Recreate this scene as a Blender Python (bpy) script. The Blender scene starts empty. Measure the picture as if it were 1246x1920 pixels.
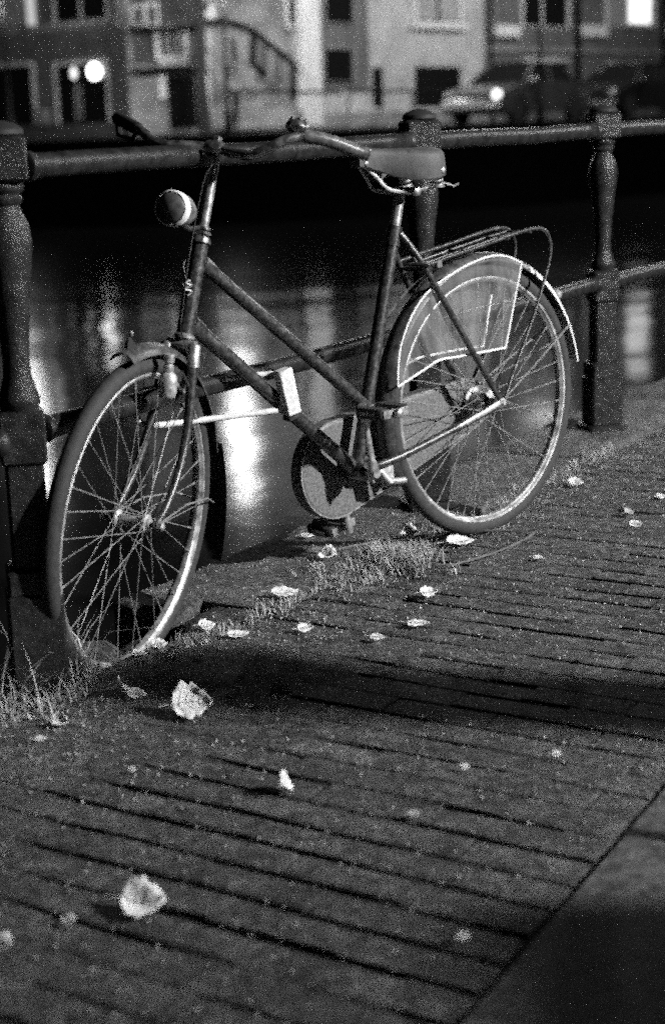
import bpy, math, random
import numpy as np
from mathutils import Vector, Matrix
rnd = random.Random(7)
nrs = np.random.RandomState(5)
SC = bpy.context.scene
COL = SC.collection
R = math.radians

# ---------------------------------------------------------------- camera
CAM_H = 1.0673
PITCH, ROLL = 0.23074, -0.03520
def cam_axes():
    cp, sp = math.cos(PITCH), math.sin(PITCH)
    fw = Vector((0, cp, -sp)); r = Vector((1, 0, 0)); u = r.cross(fw)
    c, s = math.cos(ROLL), math.sin(ROLL)
    return c*r + s*u, -s*r + c*u, fw
CR, CU, CF = cam_axes()
cd = bpy.data.cameras.new('camera')
cam = bpy.data.objects.new('camera', cd); COL.objects.link(cam)
cam.matrix_world = Matrix(((CR.x, CU.x, -CF.x, 0), (CR.y, CU.y, -CF.y, 0), (CR.z, CU.z, -CF.z, CAM_H), (0, 0, 0, 1)))
cd.sensor_fit = 'VERTICAL'; cd.sensor_height = 36.0; cd.sensor_width = 24.0
cd.lens = 3132.6/1920*36
cd.clip_end = 500; cd.clip_start = 0.05
cd.dof.use_dof = True; cd.dof.focus_distance = 3.85; cd.dof.aperture_fstop = 2.6
SC.camera = cam

def pray(px, py):
    return (CF + CR*((px-623)/3132.6) - CU*((py-960)/3132.6))
def plane_pt(px, py, P, n):
    v = pray(px, py); c = Vector((0, 0, CAM_H))
    return c + v*(((P-c).dot(n))/v.dot(n))
def gr(px, py, z=0.0):
    return plane_pt(px, py, Vector((0, 0, z)), Vector((0, 0, 1)))

# ---------------------------------------------------------------- world and lamps
w = bpy.data.worlds.new('World'); SC.world = w; w.use_nodes = True
bg = w.node_tree.nodes['Background']; bg.inputs[0].default_value = (1, 1, 1, 1); bg.inputs[1].default_value = 0.005
SC.view_settings.view_transform = 'Standard'; SC.view_settings.look = 'None'
SC.view_settings.exposure = -0.28; SC.view_settings.gamma = 1.0
LAMP = Vector((7.2, 1.0, 4.4))
def point(name, loc, watt, size):
    l = bpy.data.lights.new(name, 'POINT'); l.energy = watt; l.shadow_soft_size = size
    o = bpy.data.objects.new(name, l); COL.objects.link(o); o.location = loc
    return o
l = bpy.data.lights.new('street_lantern_light', 'SPOT'); l.energy = 7600; l.shadow_soft_size = .18; l.spot_size = R(58); l.spot_blend = 1.0
o = bpy.data.objects.new('street_lantern_light', l); COL.objects.link(o); o.location = LAMP
point('added_fill_light', (11.4, 16.9, 5.6), 1400, .15)  # weak unseen fill lamp, added to lift the ground shadows
o.rotation_euler = (Vector((.75, 4.5, .45))-LAMP).to_track_quat('-Z', 'Y').to_euler()

# ---------------------------------------------------------------- helpers
def new_obj(name, verts, faces, mat, parent=None, smooth=False):
    me = bpy.data.meshes.new(name)
    me.from_pydata([tuple(v) for v in verts], [], faces)
    me.update()
    if mat: me.materials.append(mat)
    if smooth:
        me.polygons.foreach_set('use_smooth', [True]*len(me.polygons))
        try: me.set_sharp_from_angle(angle=R(38))
        except Exception: pass
    o = bpy.data.objects.new(name, me); COL.objects.link(o)
    if parent: o.parent = parent
    return o
def tag(o, label=None, cat=None, group=None, kind=None):
    if label: o['label'] = label
    if cat: o['category'] = cat
    if group: o['group'] = group
    if kind: o['kind'] = kind
    return o
def empty(name, loc=(0, 0, 0), label=None, cat=None, group=None):
    o = bpy.data.objects.new(name, None); COL.objects.link(o); o.location = loc
    o.empty_display_size = 0.1
    return tag(o, label, cat, group)

class MB:
    def __init__(s): s.v = []; s.f = []
    def add(s, verts, faces):
        n = len(s.v); s.v += [Vector(v) for v in verts]; s.f += [tuple(i+n for i in f) for f in faces]; return s
    def xf(s, fn): s.v = [Vector(fn(v)) for v in s.v]; return s
    def box(s, x0, x1, y0, y1, z0, z1, b=0.0, fn=None):
        if b <= 0:
            vs = [(x, y, z) for z in (z0, z1) for y in (y0, y1) for x in (x0, x1)]
            fs = [(0, 2, 3, 1), (4, 5, 7, 6), (0, 1, 5, 4), (2, 6, 7, 3), (0, 4, 6, 2), (1, 3, 7, 5)]
        else:
            vs = []; idx = {}
            def P(p):
                idx.setdefault(p, len(vs))
                if idx[p] == len(vs): vs.append(p)
                return idx[p]
            X = (x0, x1); Y = (y0, y1); Z = (z0, z1); sg = (1, -1)
            def cx(i, j, k): return P((round(X[i], 6), round(Y[j]+sg[j]*b, 6), round(Z[k]+sg[k]*b, 6)))
            def cy(i, j, k): return P((round(X[i]+sg[i]*b, 6), round(Y[j], 6), round(Z[k]+sg[k]*b, 6)))
            def cz(i, j, k): return P((round(X[i]+sg[i]*b, 6), round(Y[j]+sg[j]*b, 6), round(Z[k], 6)))
            fs = []
            for i in (0, 1):
                q = [cx(i, 0, 0), cx(i, 1, 0), cx(i, 1, 1), cx(i, 0, 1)]; fs.append(q if i else q[::-1])
                q = [cy(0, i, 0), cy(1, i, 0), cy(1, i, 1), cy(0, i, 1)]; fs.append(q[::-1] if i else q)
                q = [cz(0, 0, i), cz(1, 0, i), cz(1, 1, i), cz(0, 1, i)]; fs.append(q if i else q[::-1])
            for i in (0, 1):
                for j in (0, 1):
                    e = (i == j)
                    q = [cx(i, j, 0), cx(i, j, 1), cy(i, j, 1), cy(i, j, 0)]; fs.append(q if not e else q[::-1])
                    q = [cx(i, 0, j), cx(i, 1, j), cz(i, 1, j), cz(i, 0, j)]; fs.append(q if e else q[::-1])
                    q = [cy(0, i, j), cy(1, i, j), cz(1, i, j), cz(0, i, j)]; fs.append(q if not e else q[::-1])
                    for k in (0, 1):
                        q = [cx(i, j, k), cy(i, j, k), cz(i, j, k)]
                        fs.append(q if (i+j+k) % 2 == 1 else q[::-1])
        if fn: vs = [fn(Vector(v)) for v in vs]
        return s.add(vs, [tuple(f) for f in fs])
    def tube(s, pts, r, seg=10, caps=True, closed=False, flat=1.0):
        pts = [Vector(p) for p in pts]; n = len(pts)
        rs = r if isinstance(r, (list, tuple)) else [r]*n
        tang = []
        for i in range(n):
            if closed: t = pts[(i+1) % n]-pts[i-1]
            elif i == 0: t = pts[1]-pts[0]
            elif i == n-1: t = pts[-1]-pts[-2]
            else: t = (pts[i+1]-pts[i]).normalized()+(pts[i]-pts[i-1]).normalized()
            tang.append(t.normalized())
        a = Vector((0, 0, 1)) if abs(tang[0].z) < .9 else Vector((1, 0, 0))
        nrm = (a - tang[0]*a.dot(tang[0])).normalized()
        vs = []; fs = []
        for i in range(n):
            t = tang[i]; nrm = (nrm - t*nrm.dot(t)).normalized(); bn = t.cross(nrm)
            for k in range(seg):
                an = 2*math.pi*k/seg
                vs.append(pts[i]+nrm*(math.cos(an)*rs[i])+bn*(math.sin(an)*rs[i]*flat))
        m = n if closed else n-1
        for i in range(m):
            for k in range(seg):
                a0 = i*seg+k; a1 = i*seg+(k+1) % seg; j = ((i+1) % n)*seg
                fs.append((a0, a1, j+(k+1) % seg, j+k))
        if caps and not closed:
            fs.append(tuple(range(seg))[::-1]); fs.append(tuple((n-1)*seg+k for k in range(seg)))
        return s.add(vs, fs)
    def lathe(s, prof, origin=(0, 0, 0), axis=(0, 0, 1), seg=24, x=None, closed=False):
        """prof: list of (radius, height along axis)"""
        ax = Vector(axis).normalized(); o = Vector(origin)
        a = Vector(x) if x else (Vector((1, 0, 0)) if abs(ax.x) < .9 else Vector((0, 1, 0)))
        e1 = (a-ax*a.dot(ax)).normalized(); e2 = ax.cross(e1)
        vs = []; fs = []; n = len(prof)
        for (r, h) in prof:
            for k in range(seg):
                an = 2*math.pi*k/seg
                vs.append(o+ax*h+e1*(math.cos(an)*r)+e2*(math.sin(an)*r))
        for i in range(n if closed else n-1):
            j = (i+1) % n
            for k in range(seg):
                fs.append((i*seg+k, i*seg+(k+1) % seg, j*seg+(k+1) % seg, j*seg+k))
        if not closed:
            fs.append(tuple(range(seg))[::-1]); fs.append(tuple((n-1)*seg+k for k in range(seg)))
        return s.add(vs, fs)
    def prism(s, poly, fn0, fn1):
        """poly list of 2-tuples; fn0/fn1 map to the two faces"""
        n = len(poly); vs = [fn0(p) for p in poly]+[fn1(p) for p in poly]
        fs = [tuple(range(n))[::-1], tuple(range(n, 2*n))]+[(i, (i+1) % n, n+(i+1) % n, n+i) for i in range(n)]
        return s.add(vs, fs)
    def build(s, name, mat, parent=None, smooth=True): return new_obj(name, s.v, s.f, mat, parent, smooth)

def smooth_path(pts, n=6):
    """Catmull-Rom through pts"""
    P = [Vector(p) for p in pts]; out = []
    for i in range(len(P)-1):
        p0 = P[i-1] if i else P[0]*2-P[1]; p1 = P[i]; p2 = P[i+1]; p3 = P[i+2] if i+2 < len(P) else P[-1]*2-P[-2]
        for k in range(n):
            t = k/n
            out.append(0.5*((2*p1)+(-p0+p2)*t+(2*p0-5*p1+4*p2-p3)*t*t+(-p0+3*p1-3*p2+p3)*t*t*t))
    out.append(P[-1]); return out

# ---------------------------------------------------------------- materials (everything in the scene is neutral grey)
def mat(name, c, rough=.5, metal=0.0, spec=.5, var=0.0, scale=20, bump=0.0, bscale=200, c2=None, coat=0.0, detail=6, bdist=.002, thr=(.35, .65)):
    m = bpy.data.materials.new(name); m.use_nodes = True; nt = m.node_tree; b = nt.nodes['Principled BSDF']
    b.inputs['Roughness'].default_value = rough; b.inputs['Metallic'].default_value = metal
    b.inputs['Specular IOR Level'].default_value = spec; b.inputs['Coat Weight'].default_value = coat
    tc = nt.nodes.new('ShaderNodeTexCoord')
    if var > 0 or c2 is not None:
        n = nt.nodes.new('ShaderNodeTexNoise'); n.inputs['Scale'].default_value = scale; n.inputs['Detail'].default_value = detail
        n.inputs['Roughness'].default_value = .65
        nt.links.new(tc.outputs['Object'], n.inputs['Vector'])
        mr = nt.nodes.new('ShaderNodeMapRange'); mr.inputs[1].default_value = thr[0]; mr.inputs[2].default_value = thr[1]
        lo, hi = (c*(1-var), c*(1+var)) if c2 is None else (c, c2)
        mr.inputs[3].default_value = lo; mr.inputs[4].default_value = hi
        nt.links.new(n.outputs[0], mr.inputs[0]); cb = nt.nodes.new('ShaderNodeCombineColor')
        for i in range(3): nt.links.new(mr.outputs[0], cb.inputs[i])
        nt.links.new(cb.outputs[0], b.inputs['Base Color'])
        mr2 = nt.nodes.new('ShaderNodeMapRange'); mr2.inputs[3].default_value = max(.02, rough-.12); mr2.inputs[4].default_value = min(1, rough+.15)
        nt.links.new(n.outputs[0], mr2.inputs[0]); nt.links.new(mr2.outputs[0], b.inputs['Roughness'])
    else: b.inputs['Base Color'].default_value = (c, c, c, 1)
    if bump > 0:
        n2 = nt.nodes.new('ShaderNodeTexNoise'); n2.inputs['Scale'].default_value = bscale; n2.inputs['Detail'].default_value = 8
        n2.inputs['Roughness'].default_value = .7
        nt.links.new(tc.outputs['Object'], n2.inputs['Vector'])
        bp = nt.nodes.new('ShaderNodeBump'); bp.inputs['Strength'].default_value = bump; bp.inputs['Distance'].default_value = bdist
        nt.links.new(n2.outputs[0], bp.inputs['Height']); nt.links.new(bp.outputs[0], b.inputs['Normal'])
    return m
def emit(name, s):
    m = bpy.data.materials.new(name); m.use_nodes = True; nt = m.node_tree
    b = nt.nodes['Principled BSDF']; b.inputs['Base Color'].default_value = (.8, .8, .8, 1)
    b.inputs['Emission Color'].default_value = (1, 1, 1, 1); b.inputs['Emission Strength'].default_value = s
    m.cycles.emission_sampling = 'NONE'
    return m
M_PAINT = mat('worn black enamel', .016, .33, var=.7, scale=75, bump=.35, bscale=300, c2=.11, thr=(.45, .8), bdist=.001, spec=1.0, detail=10)
M_DARK = mat('dark enamel', .022, .35, var=.5, scale=40)
M_CHROME = mat('dull chrome', .25, .36, metal=.8, scale=55, c2=.8, thr=(.3, .7), spec=1.0)
M_BAR = mat('chrome with dark reflections', .12, .30, metal=.85, scale=60, c2=.7, thr=(.4, .75), spec=1.0)  # dark base colour stands in for the black surroundings it mirrors
M_ALU = mat('oxidised aluminium', .5, .5, metal=.6, var=.4, scale=80, bump=.2, bscale=400)
M_SPOKE = mat('galvanised spoke wire', .38, .4, metal=.55, var=.3, scale=90)
M_RIM = mat('steel rim', .75, .34, metal=.75, var=.5, scale=40)
M_TYRE = mat('dusty rubber', .032, .75, var=.35, scale=70, bump=.5, bscale=500, bdist=.001)
M_TYRE2 = mat('light dusty rubber', .15, .8, var=.35, scale=70, bump=.6, bscale=500, bdist=.001)
M_RUBBER = mat('black rubber', .018, .5, var=.3, scale=60)
M_FEND = mat('worn fender enamel', .02, .35, c2=.09, scale=45, bump=.3, bscale=300, bdist=.001, spec=.8)
M_GRIP = mat('worn plastic grip', .05, .28, c2=.15, scale=50, spec=.8)
M_LEATHER = mat('saddle leather', .062, .62, var=.2, scale=35, bump=.5, bscale=260, bdist=.001)
M_CASE = mat('rusty chain case lacquer', .045, .5, c2=.21, var=.3, scale=190, bump=.5, bscale=300, thr=(.3, .7), bdist=.0015)
M_WHITE = mat('white lacquer', .75, .4, var=.1, scale=30)
M_LOCK = mat('vinyl coated lock', .62, .55, var=.25, scale=90, bump=.3, bscale=400, bdist=.001)
M_IRON = mat('painted cast iron', .010, .27, spec=.4, c2=.038, var=.5, scale=38, bump=.7, bscale=120, bdist=.004, thr=(.3, .75))
M_RAIL = mat('painted iron rail', .008, .34, spec=.3, c2=.026, var=.5, scale=30, bump=.5, bscale=120, bdist=.003)
M_LEAF = mat('pale dry leaf', .82, .6, var=.18, scale=120, bump=.4, bscale=150, bdist=.002)
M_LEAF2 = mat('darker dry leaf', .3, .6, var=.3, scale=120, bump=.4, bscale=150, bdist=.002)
M_GRASS = mat('dry grass', .40, .6, var=.5, scale=8)
M_GLASS = mat('lens glass', .3, .12, spec=.8, var=.3, scale=200)
M_LENS = mat('dusty headlight lens', .05, .35, c2=.11, scale=60)
M_LAMPB = mat('mottled lamp shell', .07, .45, c2=.2, scale=70)
M_BLACK = mat('sooty black', .012, .7)

def ground_mat(name, lo, hi, bump, bd, sc=7, fine=160, tr=(.62, 1.4)):
    m = bpy.data.materials.new(name); m.use_nodes = True; nt = m.node_tree; b = nt.nodes['Principled BSDF']
    b.inputs['Roughness'].default_value = .75; b.inputs['Specular IOR Level'].default_value = .4
    geo = nt.nodes.new('ShaderNodeNewGeometry')
    def noise(s, d=6, r=.65):
        n = nt.nodes.new('ShaderNodeTexNoise'); n.inputs['Scale'].default_value = s; n.inputs['Detail'].default_value = d
        n.inputs['Roughness'].default_value = r; nt.links.new(geo.outputs['Position'], n.inputs['Vector']); return n.outputs[0]
    def mrange(src, a, b_, c, d):
        q = nt.nodes.new('ShaderNodeMapRange'); q.inputs[1].default_value = a; q.inputs[2].default_value = b_
        q.inputs[3].default_value = c; q.inputs[4].default_value = d; nt.links.new(src, q.inputs[0]); return q.outputs[0]
    def mul(a, b_):
        q = nt.nodes.new('ShaderNodeMath'); q.operation = 'MULTIPLY'; nt.links.new(a, q.inputs[0])
        if isinstance(b_, float): q.inputs[1].default_value = b_
        else: nt.links.new(b_, q.inputs[1])
        return q.outputs[0]
    big = mrange(noise(sc), .3, .7, lo, hi)
    fn = mrange(noise(fine, 5, .85), .34, .70, .18, 2.1)
    oi = nt.nodes.new('ShaderNodeAttribute'); oi.attribute_name = 'tone'
    mid = mrange(noise(34, 4, .7), .36, .66, .35, 1.75)
    col = mul(mul(big, fn), mid); tone = mrange(oi.outputs['Fac'], 0, 1, *tr); col = mul(col, tone)
    cb = nt.nodes.new('ShaderNodeCombineColor')
    for i in range(3): nt.links.new(col, cb.inputs[i])
    nt.links.new(cb.outputs[0], b.inputs['Base Color'])
    add = nt.nodes.new('ShaderNodeMath'); add.operation = 'ADD'
    nt.links.new(mul(noise(45, 5), .5), add.inputs[0]); nt.links.new(mul(noise(230, 6, .75), .5), add.inputs[1])
    bp = nt.nodes.new('ShaderNodeBump'); bp.inputs['Strength'].default_value = bump; bp.inputs['Distance'].default_value = bd
    nt.links.new(add.outputs[0], bp.inputs['Height']); nt.links.new(bp.outputs[0], b.inputs['Normal'])
    return m
M_BRICK = ground_mat('worn paving brick', .04, .15, 1.0, .026, 9)
M_SAND = ground_mat('mossy joint dirt', .035, .085, 1.0, .030, 9, 130, (.25, 2.2))
M_STONE = ground_mat('granite quay stone', .055, .16, 1.0, .014, 6)
M_KERB = ground_mat('smooth kerb granite', .045, .10, .7, .004, 2)
M_DIRT = ground_mat('dirt', .08, .2, 1.0, .02)
def set_tone(o, vals):
    a = o.data.attributes.new('tone', 'FLOAT', 'POINT'); a.data.foreach_set('value', vals)

# ---------------------------------------------------------------- quay frame (along the railing, toward the pavement)
DR = Vector((.52782, .84936, 0)); PP = Vector((.84936, -.52782, 0)); R0 = Vector((-.59444, 3.18449, 0))
def Q(a, p, z=0.0): return R0 + DR*a + PP*p + Vector((0, 0, z))
def toQ(P): q = Vector((P.x, P.y, 0))-R0; return q.dot(DR), q.dot(PP)
def vnoise(x, y, s, seed=0):
    def h(i, j): return (math.sin(i*127.1+j*311.7+seed*74.7)*43758.5453) % 1.0
    x *= s; y *= s; i, j = math.floor(x), math.floor(y); fx, fy = x-i, y-j
    fx = fx*fx*(3-2*fx); fy = fy*fy*(3-2*fy)
    return (h(i, j)*(1-fx)+h(i+1, j)*fx)*(1-fy)+(h(i, j+1)*(1-fx)+h(i+1, j+1)*fx)*fy - .5
def sstep(a, b, x): t = min(1, max(0, (x-a)/(b-a))); return t*t*(3-2*t)
HOLE_A = 0.46
def EA(p): return .49+.12*max(0, min(1, (p+.085)/.03))
def gz(a, p):
    """height of the dirt under and between the stones"""
    z = -.0105 + .016*vnoise(a, p, 2.2, 1) + .010*vnoise(a, p, 9, 2) + .006*vnoise(a, p, 31, 3)
    hole = (1-sstep(-.03, .02, a-EA(p)))*(1-sstep(-.01, .07, p+.03*vnoise(a, p, 7, 8)))*(1-sstep(.38, .50, a)*sstep(-.04, 0, p))*sstep(-1.3, -.35, a)
    z -= hole*(.092 + .03*vnoise(a, p, 8, 4))
    # stones' foundation
    z -= .06*(1-sstep(.13, .17, p))*sstep(0, .03, a-EA(p))
    # mound beside the wheel
    ma, mp = (a-.225)/.10, (p-(-.045))/.085
    mz = math.exp(-(ma*ma+mp*mp)*1.3)
    z += .085*mz*(1+.5*vnoise(a, p, 25, 6))
    # dirt spilling over the bricks near the left
    spill = (1-sstep(.25, .75, p+.25*vnoise(a, p, 3, 9)))*(1-sstep(.2, .7, a))*sstep(.10, .2, p)
    z += .024*spill*(1+.8*vnoise(a, p, 6, 12))
    return z
def axis_pts(segs):
    out = []
    for a, b, st in segs:
        n = max(1, int(round((b-a)/st))); out += [a+(b-a)*i/n for i in range(n)]
    out.append(segs[-1][1]); return out
AA = axis_pts([(-6, -1.6, .4), (-1.6, 1.6, .02), (1.6, 4, .06), (4, 40, 1.5)])
PA = axis_pts([(-.19, .5, .02), (.5, 1.3, .04)])
vs = []; fs = []; tv = []
for a in AA:
    for p in PA:
        vs.append(Q(a, p, gz(a, p))); tv.append(min(1, .05+max(0, (1-sstep(.25, .85, p+.25*vnoise(a, p, 3, 9)))*(1-sstep(.2, .9, a))*.9)))
nb = len(PA)
for i in range(len(AA)-1):
    for j in range(nb-1):
        fs.append((i*nb+j, (i+1)*nb+j, (i+1)*nb+j+1, i*nb+j+1))
g = new_obj('ground', vs, fs, M_SAND, smooth=True); set_tone(g, tv); tag(g, kind='structure')

# bricks: each a real bevelled block, in one pavement
BW, BL, GAP = .083, .207, .0082
vs = []; fs = []; tones = []
EDGE = lambda a: 1.290-.05*(max(-4, min(a, 1.5))-.04)
def brick(a0, a1, p0, p1, zt, ta, tp, tone, b=.006, dep=.05):
    n = len(vs); ca, cp = (a0+a1)/2, (p0+p1)/2
    def z(a, p, dz): return zt+dz+ta*(a-ca)+tp*(p-cp)
    j = lambda: rnd.uniform(-.0022, .0022)
    lo = [(a0, p0), (a1, p0), (a1, p1), (a0, p1)]
    mid = [(a+j(), p+j()) for a, p in lo]
    c = b*rnd.uniform(.8, 1.6)
    top = [(a0+c, p0+c), (a1-c, p0+c), (a1-c, p1-c), (a0+c, p1-c)]
    for a, p in mid: vs.append(Q(a, p, z(a, p, -dep)))
    for a, p in mid: vs.append(Q(a, p, z(a, p, -c*.8)))
    for a, p in top: vs.append(Q(a+j(), p+j(), z(a, p, rnd.uniform(-.001, .001))))
    vs.append(Q(ca, cp, z(ca, cp, rnd.uniform(-.001, .002))))
    for k in range(4):
        l = (k+1) % 4
        fs.append((n+k, n+l, n+4+l, n+4+k)); fs.append((n+4+k, n+4+l, n+8+l, n+8+k)); fs.append((n+8+k, n+8+l, n+12))
    tones.extend([tone]*13)
row = 0; a = -3.6
while a < 14:
    pstart = .185 + (BL/2 if row % 2 else 0)
    if row % 2:
        brick(a, a+BW-GAP, .185, .185+BL/2-.002, -.002+.004*vnoise(a, .2, 3), 0, 0, rnd.random())
    p = pstart
    while p < EDGE(a)-.03:
        p1 = min(p+BL-rnd.choice((.0008, .0008, .004)), EDGE(a)-.005)
        sink = .007*vnoise(a, p, 1.7, 11)+rnd.uniform(-.0018, .0012)
        wob = .012*vnoise(0, p, 1.5, 21)
        gp = GAP+.010*max(-.55, 2*vnoise(a, p, 2.6, 41))+rnd.choice((-.004, 0, .003))
        brick(a+wob, a+wob+BW-gp, p, p1, sink, rnd.uniform(-.03, .03), rnd.uniform(-.006, .006), min(1, max(0, rnd.gauss(.5, .09))), b=.003)
        p += BL
    a += BW; row += 1
pv = new_obj('pavement', vs, fs, M_BRICK); set_tone(pv, tones); tag(pv, kind='structure')

# kerb band and the street beyond it (right of the picture)
def slab(name, a0, a1, p0, p1, z0, z1, m, tone=.5, seg=.05, rough=.002, b=.008):
    A = axis_pts([(a0+b, a1-b, seg)]); P = axis_pts([(p0+b, p1-b, seg)])
    V = []; F = []; nb = len(P)
    for a in A:
        for p in P: V.append(Q(a, p, z1+rough*2*vnoise(a, p, 14, 3)+rough*3*vnoise(a, p, 4, 5)))
    for i in range(len(A)-1):
        for j in range(nb-1): F.append((i*nb+j, (i+1)*nb+j, (i+1)*nb+j+1, i*nb+j+1))
    ring = [i*nb for i in range(len(A))]+[(len(A)-1)*nb+j for j in range(1, nb)]+[i*nb+nb-1 for i in range(len(A)-2, -1, -1)]+[j for j in range(nb-2, 0, -1)]
    ca, cp = (a0+a1)/2, (p0+p1)/2
    def out(v, dz, k):
        q = toQ(v); a = a0 if q[0] < a0+b*1.5 else (a1 if q[0] > a1-b*1.5 else q[0]); p = p0 if q[1] < p0+b*1.5 else (p1 if q[1] > p1-b*1.5 else q[1])
        return Q(a+.5*rough*vnoise(q[0]*3, q[1]*3, 9, k), p+2*rough*vnoise(q[0], q[1], 11, k), dz)
    n = len(V); m1 = [out(V[i], z1-b, 1) for i in ring]; m2 = [out(V[i], z0, 2) for i in ring]; V += m1+m2; r_ = len(ring)
    for k in range(r_):
        l = (k+1) % r_
        F.append((ring[l], ring[k], n+k, n+l)); F.append((n+l, n+k, n+r_+k, n+r_+l))
    return V, F
V = []; F = []; T = []
a = -4.03
while a < 12:
    v_, f_ = slab('k', a, a+.96, 1.278, 1.60, -.2, .004+rnd.uniform(-.002, .003), M_KERB, seg=.08)
    n = len(V); v_ = [v+PP*(EDGE(toQ(v)[0])-1.278+.004) for v in v_]; V += v_; F += [tuple(i+n for i in f) for f in f_]; T += [rnd.uniform(.35, .65)]*len(v_); a += .966
kb = new_obj('kerb', V, F, M_KERB, smooth=True); set_tone(kb, T); tag(kb, kind='structure')
v_, f_ = slab('road', -7, 40, 1.56, 9, -.3, -.06, M_DIRT, seg=1.0)
rd_ = new_obj('road', v_, f_, M_DIRT); set_tone(rd_, [.4]*len(v_)); tag(rd_, kind='structure')

# quay edge stones
V = []; F = []; T = []
for (a0, a1, dz) in [(HOLE_A, 1.30, 0), (1.31, 2.42, -.004), (2.43, 3.55, .004), (3.56, 4.7, 0), (4.71, 5.9, 0), (5.91, 9, 0), (9.01, 14, 0), (-2.6, -1.35, 0), (-1.34, -.42, -.05)]:
    v_, f_ = slab('s', a0, a1, -.205, .158, -.34, .002+dz, M_STONE, seg=.03 if a0 < 2 else .12, rough=.004, b=.010)
    if a0 == HOLE_A:
        v_ = [v+DR*((EA(toQ(v)[1])-HOLE_A)*max(0, 1-(toQ(v)[0]-a0)/.84)) for v in v_]
    n = len(V); V += v_; F += [tuple(i+n for i in f) for f in f_]; T += [rnd.uniform(.4, .6)]*len(v_)
es = new_obj('quay_edge', V, F, M_STONE, smooth=True); set_tone(es, T); tag(es, kind='structure')
mb = MB(); mb.box(-6, 40, -.185, .1, -1.4, -.30, 0, fn=lambda v: Q(v.x, v.y, v.z))
qw = mb.build('quay_wall', M_BLACK, smooth=False); tag(qw, kind='structure')

# ---------------------------------------------------------------- water
WZ = -.98
m = bpy.data.materials.new('canal water'); m.use_nodes = True; nt = m.node_tree; b = nt.nodes['Principled BSDF']
b.inputs['Base Color'].default_value = (.006, .006, .006, 1); b.inputs['Roughness'].default_value = .095; b.inputs['IOR'].default_value = 1.33
b.inputs['Specular IOR Level'].default_value = .36
geo = nt.nodes.new('ShaderNodeNewGeometry')
n1 = nt.nodes.new('ShaderNodeTexNoise'); n1.inputs['Scale'].default_value = 3.2; n1.inputs['Detail'].default_value = 3
n2 = nt.nodes.new('ShaderNodeTexNoise'); n2.inputs['Scale'].default_value = .55; n2.inputs['Detail'].default_value = 1
mp = nt.nodes.new('ShaderNodeMapping'); mp.inputs['Scale'].default_value = (1, .8, 1)
nt.links.new(geo.outputs['Position'], mp.inputs['Vector'])
for n_ in (n1, n2): nt.links.new(mp.outputs[0], n_.inputs['Vector'])
b1 = nt.nodes.new('ShaderNodeBump'); b1.inputs['Strength'].default_value = 1; b1.inputs['Distance'].default_value = .002
b2 = nt.nodes.new('ShaderNodeBump'); b2.inputs['Strength'].default_value = 1; b2.inputs['Distance'].default_value = .03
nt.links.new(n1.outputs[0], b1.inputs['Height']); nt.links.new(n2.outputs[0], b2.inputs['Height']); nt.links.new(b1.outputs[0], b2.inputs['Normal'])
nt.links.new(b2.outputs[0], b.inputs['Normal'])
M_WATER = m
wt = new_obj('canal_water', [(-90, -20, WZ), (120, -20, WZ), (120, 90, WZ), (-90, 90, WZ)], [(0, 1, 2, 3)], M_WATER); tag(wt, kind='structure')

# ---------------------------------------------------------------- cast iron railing
def sq(mb, s0, z0, s1, z1, o, rot):
    V = []
    for s, z in ((s0, z0), (s1, z1)):
        for k in range(4):
            an = rot+k*math.pi/2; V.append(o+Vector((math.cos(an)*s*.7071, math.sin(an)*s*.7071, z)))
    mb.add(V, [(3, 2, 1, 0), (4, 5, 6, 7)]+[(k, (k+1) % 4, 4+(k+1) % 4, 4+k) for k in range(4)])
def bev_sq(mb, s, z0, z1, o, rot, b=.006):
    prof = [(s-2*b, z0), (s, z0+b), (s, z1-b), (s-2*b, z1)]
    V = []; F = []
    for s_, z in prof:
        for k in range(4):
            for e in (-1, 1):
                an = rot+k*math.pi/2; cr = Vector((math.cos(an), math.sin(an), 0))*(s_*.7071-b*.5)
                tg = Vector((-math.sin(an), math.cos(an), 0))*(b*.6*e)
                V.append(o+cr+tg+Vector((0, 0, z)))
    for i in range(len(prof)-1):
        for k in range(8): F.append((i*8+k, i*8+(k+1) % 8, (i+1)*8+(k+1) % 8, (i+1)*8+k))
    F.append(tuple(range(8))[::-1]); F.append(tuple(range((len(prof)-1)*8, len(prof)*8)))
    mb.add(V, F)
ROTP = math.atan2(DR.y, DR.x)
def post(a, label, zb=0.0):
    o = Q(a, 0); e = empty('railing_post', o, label, 'railing post', 'cast iron posts of the canal railing')
    z = Vector((0, 0, 0))
    mb = MB(); bev_sq(mb, .135, zb, zb+.022, z, ROTP); bev_sq(mb, .108, zb+.020, .185, z, ROTP); bev_sq(mb, .100, .180, .235, z, ROTP)
    mb.build('plinth', M_IRON, e)
    mb = MB(); bev_sq(mb, .073, .23, .445, z, ROTP); bev_sq(mb, .088, .44, .545, z, ROTP)
    mb.build('lower_shaft', M_IRON, e)
    prof = [(.034, .543), (.040, .556), (.041, .566), (.034, .585), (.027, .61), (.026, .64), (.029, .69), (.034, .75), (.037, .765), (.036, .775), (.040, .80), (.046, .84), (.047, .865), (.043, .895), (.033, .915), (.028, .93), (.034, .937), (.036, .944), (.030, .951), (.038, .958), (.040, .966), (.036, .975)]
    MB().lathe(prof, seg=28).build('baluster', M_IRON, e)
    mb = MB(); bev_sq(mb, .093, .974, 1.058, z, ROTP); mb.build('top_block', M_IRON, e)
    MB().lathe([(.040, 1.057), (.046, 1.061), (.045, 1.070), (.034, 1.079), (.016, 1.085), (.002, 1.087)], seg=24).build('cap', M_BLACK, e)
    return e
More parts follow.
